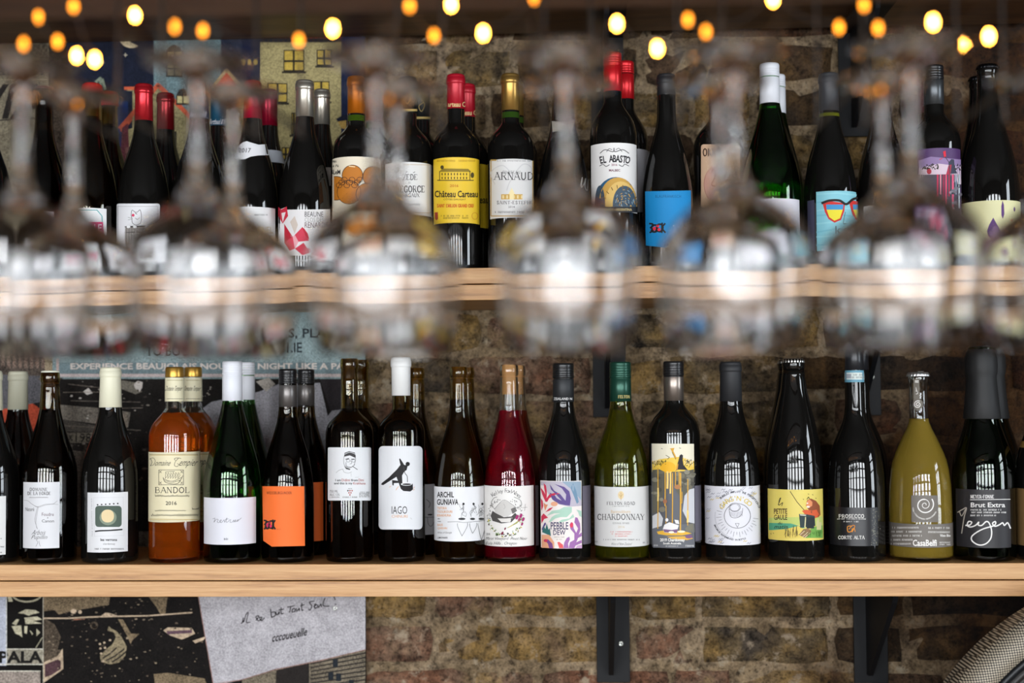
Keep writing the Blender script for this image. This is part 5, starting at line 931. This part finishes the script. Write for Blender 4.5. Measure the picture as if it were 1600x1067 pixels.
for (cx, hw, top, Y, cb) in ((660, 34, 135.5, YB, 190), (638, 37, 122, 0, 178)):
    front = Y == 0
    b = ub('dark straight bottle with a black and gold capsule and a white engraved-style label' if front else 'dark straight bottle with a black and gold capsule in the back row', cx, hw, top, Y=Y, neck=14 if front else 12.6, ntop=13.2 if front else 12, shape=bord(.61, .755), yb=418)
    b.cap('capsule', cb, 14.2 if front else 12.8, 13.8 if front else 12.4, '#16191a', .35, .3)
    a = Art(); y_ = cb-6; x_ = cx-1.5; a.line([(x_-15, y_), (x_+15, y_)], 3.4, '#b39a5c'); a.curve([(x_, y_-30), (x_+5, y_-20), (x_, y_-10), (x_-4, y_-18), (x_+3, y_-24)], 1.1, '#a38c55'); b.print(a, b.c, .0012)
    if front:
        b.label(253, 336, 602, 675, '#d9d8d6'); a = zu(4); a.serif('ZEDE', 94, 590, 168, 617, '#555'); a.line([(108, 582), (116, 577)], 3, '#555').line([(148, 582), (156, 577)], 3, '#555'); a.serif('DE', 122, 628, 138, 636, '#777'); a.serif('LABEGORCE', 20, 648, 205, 680, '#444'); a.serif('MARGAUX', 78, 686, 178, 704, '#444'); a.scrib(120, 735, 182, 748, '#999', 2, 14); a.line([(20, 538), (238, 542), (238, 785), (20, 780)], 2.4, '#b7a07a'); b.print(a)
def castle(a, x0, y0, x1, y1, col):
    w, h = x1-x0, y1-y0; a.line([(x0, y1), (x1, y1)], h*.06, col).line([(x0+.06*w, y1), (x0+.06*w, y0+.4*h), (x1-.1*w, y0+.4*h), (x1-.1*w, y1)], h*.05, col); a.poly([(x0+.04*w, y0+.42*h), (x0+.14*w, y0+.2*h), (x1-.15*w, y0+.22*h), (x1-.06*w, y0+.42*h)], '#8a7424')
    for k in range(9):
        for j in range(2): a.line([(x0+(.13+k*.085)*w, y0+(.52+j*.26)*h), (x0+(.13+k*.085)*w, y0+(.64+j*.26)*h)], w*.028, col)
    a.ell(x0+.13*w, y0+.12*h, w*.05, h*.14, col, 8); a.ell(x1-.03*w, y0+.65*h, w*.05, h*.2, col, 8)
for (cx, hw, top, Y, cb) in ((731, 34, 133, YB, 184), (713.5, 37, 118, 0, 171.5)):
    front = Y == 0
    b = ub('dark straight bottle with a red capsule and a bright yellow château label' if front else 'dark straight bottle with a red capsule and a sliver of yellow label, back row', cx, hw, top, Y=Y, neck=13.8 if front else 12.8, ntop=13 if front else 12, shape=bord(.615, .755), yb=417)
    b.cap('capsule', cb, 14.2 if front else 12.8, 14 if front else 12.6, '#b01428', .35, .25); a = Art(); y_ = 159 if front else 172; a.text('arteau C', cx-14, y_, cx+14, y_+8, '#d8b882', .012); b.print(a, b.c, .0012)
    b.label(245.5 if front else 255, 348 if front else 355, None if not front else 677.5, None if not front else 749, '#e3bd28')
    if front:
        a = zu(4); a.small(268, 516, 462, 526, '#b58a1e'); castle(a, 270, 545, 452, 620, '#4a3f1a'); a.text('2016', 333, 640, 376, 654, '#c8791e', .01); a.text('Château Carteau', 256, 672, 474, 706, '#221e14', .012); a.text('CÔTES DAUGAY', 300, 710, 414, 720, '#6a5a22'); a.serif('SAINT EMILION GRAND CRU', 268, 740, 452, 756, '#c8641e', .2, .12); a.poly([(256, 782), (272, 780), (273, 815), (265, 822), (257, 814)], '#a03a24'); a.small(288, 795, 425, 803, '#8a7424'); a.small(288, 806, 425, 814, '#8a7424'); a.ring(459, 800, 15, 17, 2.6, '#c88a2c', 18); b.print(a)
    else: a = Art(); a.text('teau', 745, 308, 764, 318, '#221e14', .012); b.print(a)
for (cx, hw, top, Y, cb) in ((807, 34, 129, YB, 182), (799, 36.4, 117, 0, 174)):
    front = Y == 0
    b = ub('dark straight bottle with a gold capsule and a white label framed in gold' if front else 'dark straight bottle with a gold capsule, back row, almost hidden by its twin', cx, hw, top, Y=Y, neck=14 if front else 13, ntop=13.2 if front else 12.2, shape=bord(.615, .755), yb=416)
    b.cap('capsule', cb, 14.3 if front else 13, 14 if front else 12.8, '#b08a48', .3, .8); b.label(cb, cb+9, None, None, (.02, .05, .006, 1), .05, name='neck_glass', off=.00015)
    if front:
        b.label(248, 340, 765.5, 833.5, '#d6d4d2'); a = zu(4); GD = '#b39250'; a.line([(540, 520), (540, 798)], 5, GD).line([(540, 800), (755, 800)], 5, GD).line([(540, 518), (566, 518)], 7, GD).line([(752, 522), (752, 800)], 5, GD)
        a.curve([(560, 640), (540, 580), (600, 545), (660, 600), (720, 620), (745, 560), (700, 540), (640, 620), (620, 670)], 5, '#c6c4c4'); a.up(); a.small(572, 516, 745, 525, '#999'); a.serif('CHATEAU', 598, 572, 688, 586, '#777'); a.serif('ARNAUD', 558, 580, 752, 616, '#2c2b2b', .13, .06); a.rect(592, 690, 700, 716, '#caa356'); a.up(); a.poly([(628, 690), (645, 658), (662, 690)], '#e9d9a8'); a.rect(634, 690, 656, 716, '#ead9a4')
        for k in range(5): a.rect(598+k*20+(14 if k > 1 else 0), 695, 606+k*20+(14 if k > 1 else 0), 712, '#e2cf9c')
        a.serif('SAINT-ESTEPHE', 570, 724, 752, 740, '#3a3938'); a.text('2014', 628, 749, 660, 759, '#666'); a.small(560, 775, 748, 785, '#777'); b.print(a)
b = ub('dark sloping bottle with a dark red capsule, behind the fourth front glass stem', 881, 41.5, 116, Y=.035, neck=17.5, ntop=13.6, shape='burg2', yb=416); b.cap('capsule', 178, 16.5, 15, '#5e1626', .35, .3)
a = zu(5); a.poly([(200, 385), (260, 390), (318, 378), (314, 400), (300, 440), (255, 432), (205, 440)], '#a09a8e'); o = b.shaped(a, 'neck_label'); a = zu(5); a.curve([(345, 715), (355, 670), (350, 720), (365, 700), (372, 675), (368, 715), (380, 735), (385, 680)], 3, '#c9c9c9'); b.print(a, b.e).name = 'signature'
for (cx, hw, top, Y, cb) in ((980, 34.5, 97.5, YB, 156), (959.5, 37, 84, 0, 144)):
    front = Y == 0
    b = ub('dark straight malbec bottle with a red screw cap and a golden arch on its label' if front else 'dark straight bottle with a red screw cap in the back row', cx, hw, top, Y=Y, neck=14 if front else 13, ntop=13.2 if front else 12.4, shape=bord(.60, .775), yb=414)
    b.cap('screw', cb, 14.4 if front else 13.2, 14.2 if front else 13, '#c4141e', .3, .45, ysplit=104 if front else 117)
    b.label(223 if front else 232, 331, None if not front else 923.6, None if not front else 995, '#dedcda' if front else '#9a979a')
    if front:
        a = zu(5); BL = '#222126'; a.curve([(445, 548), (470, 530), (510, 540), (515, 522), (520, 540), (560, 530), (590, 548)], 4, '#555'); a.curve([(478, 540), (490, 525), (505, 530)], 3, '#555'); a.curve([(525, 530), (540, 523), (556, 540)], 3, '#555')
        a.arctext('EL ABASTO', 518, 900, 326, -13.4, 13.4, 36, BL, .02, False, .62); a.text('2016', 502, 600, 532, 612, '#8a4a5a', .01); a.curve([(443, 612), (460, 604), (475, 614), (492, 606)], 3.5, '#444'); a.curve([(540, 606), (558, 614), (570, 603), (590, 612)], 3.5, '#444'); a.text('MALBEC', 490, 628, 547, 640, '#6a3a4a', .015)
        def arch(x0, x1, yt, yb_, col): cxx = (x0+x1)/2; a.poly([(x0, yb_)]+[(cxx-(x1-x0)/2*math.cos(t), yb_-(yb_-yt)*math.sin(t)**.8 if math.sin(t) > 0 else yb_) for t in [math.pi*k/16 for k in range(1, 16)]]+[(x1, yb_)], col)
        arch(418, 632, 668, 825, '#27597a'); a.up(); arch(438, 632, 670, 825, '#c59a48'); a.up(); arch(470, 628, 690, 825, '#d8b468'); arch(418, 470, 710, 825, '#3a4a58'); a.up(); arch(508, 628, 712, 825, '#3f5262'); a.up()
        for k in range(60): t = r_.uniform(0, math.pi); q = r_.uniform(.2, .95); a.line([(568-58*q*math.cos(t), 818-92*q*math.sin(t)), (568-58*q*math.cos(t+.18), 818-92*q*math.sin(t+.18))], 3, r_.choice(['#8fa5b0', '#22303a', '#c59a48']))
        for k in range(10): t = math.pi*(k+.5)/10; a.line([(545-95*math.cos(t), 820-112*math.sin(t)), (545-80*math.cos(t), 820-96*math.sin(t))], 4, '#7a5a24')
        a.layer = 0; a.rect(418, 818, 635, 847, '#23272d'); a.up(); a.text('MENDOZA - ARGENTINA', 440, 826, 606, 839, '#c9b27a', .015); b.print(a)
b = ub('dark bottle with a black capsule and a plain bright blue label', 1043.5, 40, 117.5, neck=14.8, ntop=14, shape='burg2', yb=414); b.cap('capsule', 150, 14.8, 14.2, '#232326', .45)
a = Art(800, 267, 4.0); a.poly([(832, 128), (1118, 122), (1120, 480), (960, 480), (836, 466)], '#1585c4'); b.shaped(a); a = Art(800, 267, 4.0); a.text('BLAUFRÄNKISCH', 896, 146, 1056, 168, '#0d5280', -.012, 0, 0, 1.1); bok(a, 860, 326, 98, 62, '#e03048'); b.print(a)
b = ub('dark straight bottle with a peach rounded label, behind the fifth front glass stem', 1124, 39, 108, Y=.04, neck=14, ntop=13, shape=bord(.60, .75), yb=413); b.cap('capsule', 165, 14.4, 13.8, '#2c1418', .35, .2)
a = zu(6); a.rrect(308, 438, 504, 760, 14, '#cba98c'); b.shaped(a); a = zu(6); a.serif('OKRO', 318, 460, 408, 497, '#3c2418', .16, .08); a.ell(385, 640, 62, 90, '#c29484', 20); a.ring(385, 640, 62, 90, 3, '#a8705f', 24); a.curve([(360, 580), (375, 560), (380, 600), (362, 640), (380, 650)], 4, '#8a4a3c'); b.print(a)
for (cx, hw, top, Y, cb) in ((1216, 42, 118.5, YB, 178), (1205.5, 46, 101, 0, 163)):
    front = Y == 0
    b = ub('bright green bottle with a white screw cap and pale label, middle shelf' if front else 'bright green bottle with a white screw cap, middle shelf back row', cx, hw, top, Y=Y, neck=15.6 if front else 14, ntop=14.8 if front else 13.4, shape='green', glass=GREEN, wine=winemat('#a8cc50', 1.0, .0), level=172 if front else 188, yb=412)
    b.cap('screw', cb, 15.8 if front else 14.4, 15.4 if front else 14, '#d2d4da', .45, ysplit=122 if front else 138)
    if front: b.label(310, 388, None, 1249.5, '#cfccd4'); a = zu(7); a.curve([(120, 822), (150, 815), (185, 812), (195, 820), (205, 808), (210, 820), (225, 812), (238, 808)], 2, '#8a8790'); b.print(a)
b = ub('dark bottle with a charcoal capsule and red-framed sunglasses on a sky blue label', 1298, 41, 116, neck=15.4, ntop=14.8, shape='burg2', yb=411); b.cap('capsule', 175, 15.6, 15, '#2f3034', .5, ring=True); b.label(175.5, 180.5, None, None, (.10, .11, .004, 1), .05, name='neck_glass', off=.00015)
b.label(298, 391, 1275.8, 1338.4, '#7fc0cd'); LB = b.l; b.label(313, 392, 1262, 1273, '#3c3c50', name='back_label'); b.l = LB; a = zu(7)
for k in range(8): a.line([(376, 690+k*36+(k % 3)*6), (480, 684+k*36), (575, 695+k*36)], 8, ('#8fcad4', '#74b6c6')[k % 2])
a.up(); RD = '#c8302c'
for (x0, w_) in ((405, 118), (540, 110)):
    a.poly([(x0, 735), (x0+15, 722), (x0+w_-5, 735), (x0+w_-8, 775), (x0+w_-25, 820), (x0+60, 834), (x0+30, 815), (x0+12, 780)], RD)
a.up()
for (x0, w_) in ((405, 118), (540, 110)):
    a.poly([(x0+18, 742), (x0+w_-12, 742), (x0+w_-16, 768), (x0+20, 768)], '#3f8fc4'); a.poly([(x0+20, 768), (x0+w_-16, 768), (x0+w_-30, 812), (x0+60, 824), (x0+34, 806)], '#e6d838')
a.curve([(402, 735), (440, 722), (490, 722), (525, 740), (560, 715), (600, 710), (650, 730)], 12, '#1d1b1b'); a.curve([(520, 780), (510, 835), (525, 838)], 2.5, '#333'); a.curve([(548, 760), (560, 800)], 3, '#8a2a2a'); a.text('k a', 470, 850, 540, 888, '#333', -.02); b.print(a)
b = ub('dark sloping bottle behind the two right-hand glass stems', 1380, 40.5, 112, Y=.035, neck=15, ntop=13.5, shape='burg2', yb=411); b.cap('capsule', 170, 15, 14, '#241a24', .4); b.label(320, 392, 1350, 1412, '#d3cfca')
for (cx, hw, top, Y, cb) in ((1450.5, 36, 121, YB, 178), (1462.5, 39.4, 104, 0, 165)):
    front = Y == 0
    b = ub('dark straight bottle with a black screw cap and a purple night-scene label' if front else 'dark straight bottle with a dark red cap, back row, left of the purple label', cx, hw, top, Y=Y, neck=15.2 if front else 13, ntop=14.6 if front else 12.4, shape=bord(.60, .765), yb=411)
    if front:
        b.cap('screw', cb, 15.4, 15.6, '#4a4d50', .3, .7, col2='#151518', ysplit=126); b.label(231, 346, 1434, 1501.5, '#4b2e5e'); a = zu(8)
        a.poly([(180, 520), (240, 500), (392, 515), (394, 600), (180, 600)], '#8d76a0'); a.poly([(180, 560), (280, 535), (392, 550), (394, 640), (180, 640)], '#cdb9c6'); a.up(); a.poly([(180, 592), (394, 588), (396, 830), (180, 830)], '#4a4450'); a.up()
        for cx_ in (215, 260, 375):
            for k in range(14): a.ell(cx_+r_.uniform(-22, 22), 550+r_.uniform(-12, 16), r_.uniform(4, 8), r_.uniform(2, 4), '#2a241e', 6, rot=r_.uniform(0, 180))
        a.poly([(302, 475), (315, 470), (318, 500), (308, 505)], '#d0283c'); a.line([(312, 500), (332, 528)], 3, '#333'); a.poly([(330, 530), (345, 512), (358, 515), (362, 560), (375, 585), (335, 588)], '#3a3c4c'); a.poly([(330, 545), (345, 540), (340, 590), (318, 590)], '#a83048'); a.ell(232, 575, 12, 14, '#a83040'); a.line([(285, 515), (298, 508)], 4, '#c83a4c')
        for (x, y1, w_, c_) in ((275, 700, 8, '#c02f52'), (290, 690, 6, '#e08a9a'), (305, 720, 10, '#8a2a48'), (318, 740, 7, '#d8486a'), (333, 700, 6, '#b02a4a'), (352, 800, 9, '#d8587a'), (368, 690, 6, '#7a8a9a'), (384, 760, 7, '#b8c0c8')): a.line([(x, 592), (x, y1)], w_, c_)
        for k in range(12): a.ell(r_.uniform(345, 394), r_.uniform(620, 780), r_.uniform(6, 14), r_.uniform(5, 10), r_.choice(['#6f6a74', '#8f8a94', '#3a3640']), 9)
        b.print(a)
    else: b.cap('capsule', cb, 13.2, 12.8, '#4a1822', .35, .2)
def hawa(cx, hw, top, Y, lab):
    b = ub(lab, cx, hw, top, Y=Y, neck=16.6 if Y == 0 else 15.6, ntop=15 if Y == 0 else 14, shape='fizz', yb=410, lip=True); b.crown(17.2 if Y == 0 else 16, '#1e1e20'); return b
b = hawa(1533.5, 40.5, 121, YB, 'black crown-capped bottle in the back row, left of the purple-drop label')
b = hawa(1547.5, 44.4, 102.5, 0, 'black crown-capped bottle with purple drops on a pale yellow label'); b.label(313, 389.5, None, None, '#d3cfa0'); a = zu(8); DP = '#5a3a72'
a.poly([(556, 808), (572, 838), (590, 868), (590, 895), (575, 912), (550, 915), (530, 902), (525, 875), (535, 845)], DP); a.up(); a.ell(566, 870, 14, 20, '#7d5a86'); a.ell(545, 890, 10, 8, '#6b4a8a'); a.layer = 0
a.poly([(603, 722), (610, 745), (612, 790), (604, 815), (597, 795), (597, 750)], DP); a.poly([(663, 752), (668, 765), (665, 778), (660, 776), (658, 762)], DP); a.poly([(567, 926), (571, 936), (566, 942), (562, 936)], DP)
for k, (ch, c_) in enumerate((('H', '#b85a4a'), ('A', '#3a8a9a'), ('W', '#c8a03a'), ('A', '#c84a3a'))): a.text(ch, 642, 882-k*20-8, 658, 882-k*20+6, c_, 0, 0, -75)
b.print(a)
# ---------------------------------------------------------------- glass rack over the bar
GY0 = CAM.y+.93; SPY = .097
slots = [hit(x, 100, GY0).x for x in (38, 311, 589, 882, 1146, 1424, 1702)]
ZF = hit(880, 88, GY0).z           # underside of the hanging feet (the foot lies on the rails)
e = empty('glass_rack', (0, GY0, ZF)); tag(e, 'stained wooden stemware rack with steel rails hanging above the bar', 'rack')
bd = obj('rack_board', *box(-.75, .85, -.16, .34, .125, .147), M_RACK_SHADE, e); bevel(bd, .002)
M_RAIL = pmat('dark_steel', '#3a3734', .4, 1.0)
for sx in slots:
    for sd in (-1, 1):
        mb = MB(); x = sx+sd*.019; n = 8
        v, f = lathe([(.0018, -.12), (.0018, .26)], 10); mb.add(([(p[0]+x, p[2], p[1]-.0022) for p in v], f))
        for yy in (.25,):
            v, f = lathe([(.0014, -.002), (.0014, .127)], 10); mb.add(([(p[0]+x, p[1]+yy, p[2]) for p in v], f))
        mb.build('rail', M_RAIL, e, True)
GLASS = pmat('crystal_glass', (1, 1, 1, 1), 0.0, trans=1.0, ior=1.48)
# profile hanging upside down: z = 0 at the foot's lower face on the rails, rim below; measured radii
def prof_glass():
    out = [(0, .0032), (.034, .0014), (.0362, .0008), (.0362, .0), (.034, -.0006), (.020, -.0022), (.0105, -.0055), (.0068, -.012), (.0052, -.024), (.0045, -.045), (.0044, -.062), (.0052, -.076), (.0078, -.084), (.0130, -.0905), (.0215, -.0975), (.0318, -.1045), (.0402, -.1125), (.0451, -.121), (.0469, -.129), (.0470, -.135), (.0462, -.149), (.0441, -.167), (.0402, -.1942), (.0400, -.1946)]
    inn = [(.0397, -.1946), (.0395, -.1942), (.0434, -.167), (.0455, -.149), (.0462, -.135), (.0461, -.129), (.0443, -.1217), (.0394, -.1134), (.0310, -.1055), (.0205, -.0985), (.0105, -.0925), (0, -.0895)]
    return list(reversed(out+inn))
gv, gf = lathe(prof_glass(), 72)
gme = None; names = ('leftmost', 'second from the left', 'third from the left', 'fourth from the left', 'fifth from the left', 'sixth from the left', 'cut off at right')
for row in range(2):
    for k, sx in enumerate(slots):
        if gme is None: o = obj('wine_glass', gv, gf, GLASS, None, True); gme = o.data
        else: o = bpy.data.objects.new('wine_glass', gme); COL.objects.link(o)
        o.location = (sx+random.uniform(-.0015, .0015), GY0+row*SPY, ZF+.0012); o.rotation_euler = (random.uniform(-.012, .012), random.uniform(-.012, .012), 0)
        tag(o, ('clear stemmed wine glass hanging upside down in the near row, ' if row == 0 else 'clear stemmed wine glass hanging upside down in the far row, ')+names[k], 'wine glass', 'hanging wine glasses')
# ---------------------------------------------------------------- string of warm fairy lights on the rack
BULBS = [(-20, 40), (1, 95), (37, 70), (60, 28), (90, 66), (120, 88), (148, 94), (115, 11), (211, 25), (273, 43), (317, 49), (467, 64), (520, 46), (547, 97), (640, 10), (678, 57), (705, 8), (755, 53), (835, -2), (864, 79), (964, 38), (1027, 77), (1075, 32), (1103, 51), (1208, 0), (1311, 44), (1350, 9), (1372, 45), (1458, 36), (1508, 70), (1545, 58), (1625, 30)]
BRIGHT = {(120, 88), (148, 94), (211, 25), (520, 46), (547, 97), (705, 8), (755, 53), (964, 38), (1027, 77), (1208, 0), (1458, 36), (1508, 70), (1545, 58), (1, 95)}
LY = GY0+.165
M_BULB = pmat('warm_bulb', '#ffb050', .3, emit='#ffa63c', estr=90.0); M_BULB2 = pmat('dim_bulb_and_glint', '#ffa030', .3, emit='#ff9420', estr=6.0)  # dim ones also stand in for bulb reflections in the glasses
pts = [hit(x, y, LY+random.uniform(0, .05)) for (x, y) in BULBS]
e = empty('fairy_lights', (pts[0].x, pts[0].y, pts[0].z)); tag(e, 'string of tiny warm amber fairy lights draped behind the hanging glasses', 'string lights')
o0 = Vector(e.location); wire = []
for p, q in zip(pts, pts[1:]):
    for k in range(6):
        t = k/6; m_ = p.lerp(q, t); m_.z += .006-.010*math.sin(math.pi*t); wire.append(m_)
wire.append(pts[-1]+Vector((0, 0, .006)))
mb = MB()
for i, p in enumerate(wire):
    d_ = (wire[min(i+1, len(wire)-1)]-wire[max(i-1, 0)]).normalized(); s_ = d_.cross(Vector((0, 1, 0))).normalized(); t_ = d_.cross(s_); r0 = .0008
    mb.v += [tuple(p-o0+s_*r0*math.cos(a_)+t_*r0*math.sin(a_)) for a_ in (0, 2.1, 4.2)]
    if i: b0 = 3*(i-1); mb.f += [(b0+j, b0+(j+1) % 3, b0+3+(j+1) % 3, b0+3+j) for j in range(3)]
mb.build('wire', pmat('dark_wire', '#2a2018', .5), e, True)
bme = {}
for pt, p in zip(BULBS, pts):
    br = pt in BRIGHT
    if br not in bme: v, f = lathe([(0, .0052), (.0012, .0048), (.0022, .003), (.0026, 0), (.0022, -.002), (.0012, -.0035), (0, -.004)], 12); o = obj('bulb', v, f, M_BULB if br else M_BULB2, e, True); bme[br] = o.data
    else: o = bpy.data.objects.new('bulb', bme[br]); COL.objects.link(o); o.parent = e
    o.location = p-o0
# ---------------------------------------------------------------- dotted drum in the lower right corner
def dots():
    mt = bpy.data.materials.new('dotted_mesh'); mt.use_nodes = True; b_ = mt.node_tree.nodes['Principled BSDF']; tc = nd(mt, 'ShaderNodeTexCoord'); mp = nd(mt, 'ShaderNodeMapping'); mp.inputs['Rotation'].default_value = (0, math.radians(8), 0); lk(mt, tc.outputs['Object'], mp.inputs['Vector'])
    sx = nd(mt, 'ShaderNodeSeparateXYZ'); lk(mt, mp.outputs[0], sx.inputs[0]); outs = []
    for ax in ('X', 'Z'):
        m1 = nd(mt, 'ShaderNodeMath', operation='MULTIPLY'); lk(mt, sx.outputs[ax], m1.inputs[0]); m1.inputs[1].default_value = 2*math.pi/.0034; m2 = nd(mt, 'ShaderNodeMath', operation='SINE'); lk(mt, m1.outputs[0], m2.inputs[0]); outs.append(m2)
    m3 = nd(mt, 'ShaderNodeMath', operation='ADD'); lk(mt, outs[0].outputs[0], m3.inputs[0]); lk(mt, outs[1].outputs[0], m3.inputs[1]); r = ramp(mt, [(.48, '#17120f'), (.62, '#b3a792')]); m4 = nd(mt, 'ShaderNodeMath', operation='MULTIPLY_ADD'); lk(mt, m3.outputs[0], m4.inputs[0]); m4.inputs[1].default_value = .25; m4.inputs[2].default_value = .5
    lk(mt, m4.outputs[0], r.inputs[0]); lk(mt, r.outputs[0], b_.inputs['Base Color']); b_.inputs['Roughness'].default_value = .6; return mt
DY = -.16; dc = hit(1850, 1332, DY); kk = depth(dc)/FPX; e = empty('floor_drum', (dc.x, DY, 0)); tag(e, 'round dark drum on a stand with a beige-dotted mesh rim, lower right corner', 'drum')
def disc(name, prof, mat):
    v, f = lathe([(r*kk, y) for r, y in prof], 128); return obj(name, [(p[0], -p[2], p[1]+dc.z) for p in v], f, mat, e, True)
disc('mesh_rim', [(430, -.06), (432, -.01), (428, .004), (415, .012), (400, .014), (388, .01), (384, 0), (384, -.03)], dots())
disc('inner_ring', [(384, -.02), (384, .004), (378, .006), (372, .002), (371, -.02)], pmat('blued_steel', '#0c0f13', .4, .3))
pr = [(371, -.015)]
for k in range(24): r0 = 368-k*15; pr += [(r0, -.014), (r0-4, -.010), (r0-9, -.010), (r0-12, -.014)]
disc('ribbed_face', pr+[(0, -.014)], pmat('dark_brown_lacquer', '#160f0b', .5)); disc('back_shell', [(430, -.06), (380, -.07), (0, -.075)], pmat('dark_brown_lacquer', '#160f0b', .5))
mb = MB(); v, f = lathe([(0, 0), (.17, 0), (.17, .012), (.16, .018), (.03, .03), (.022, .06), (.022, dc.z-430*kk+.03), (0, dc.z-430*kk+.03)], 40); mb.add(([(p[0], p[1]+.035, p[2]) for p in v], f)); mb.build('stand', M_STEEL, e, True)
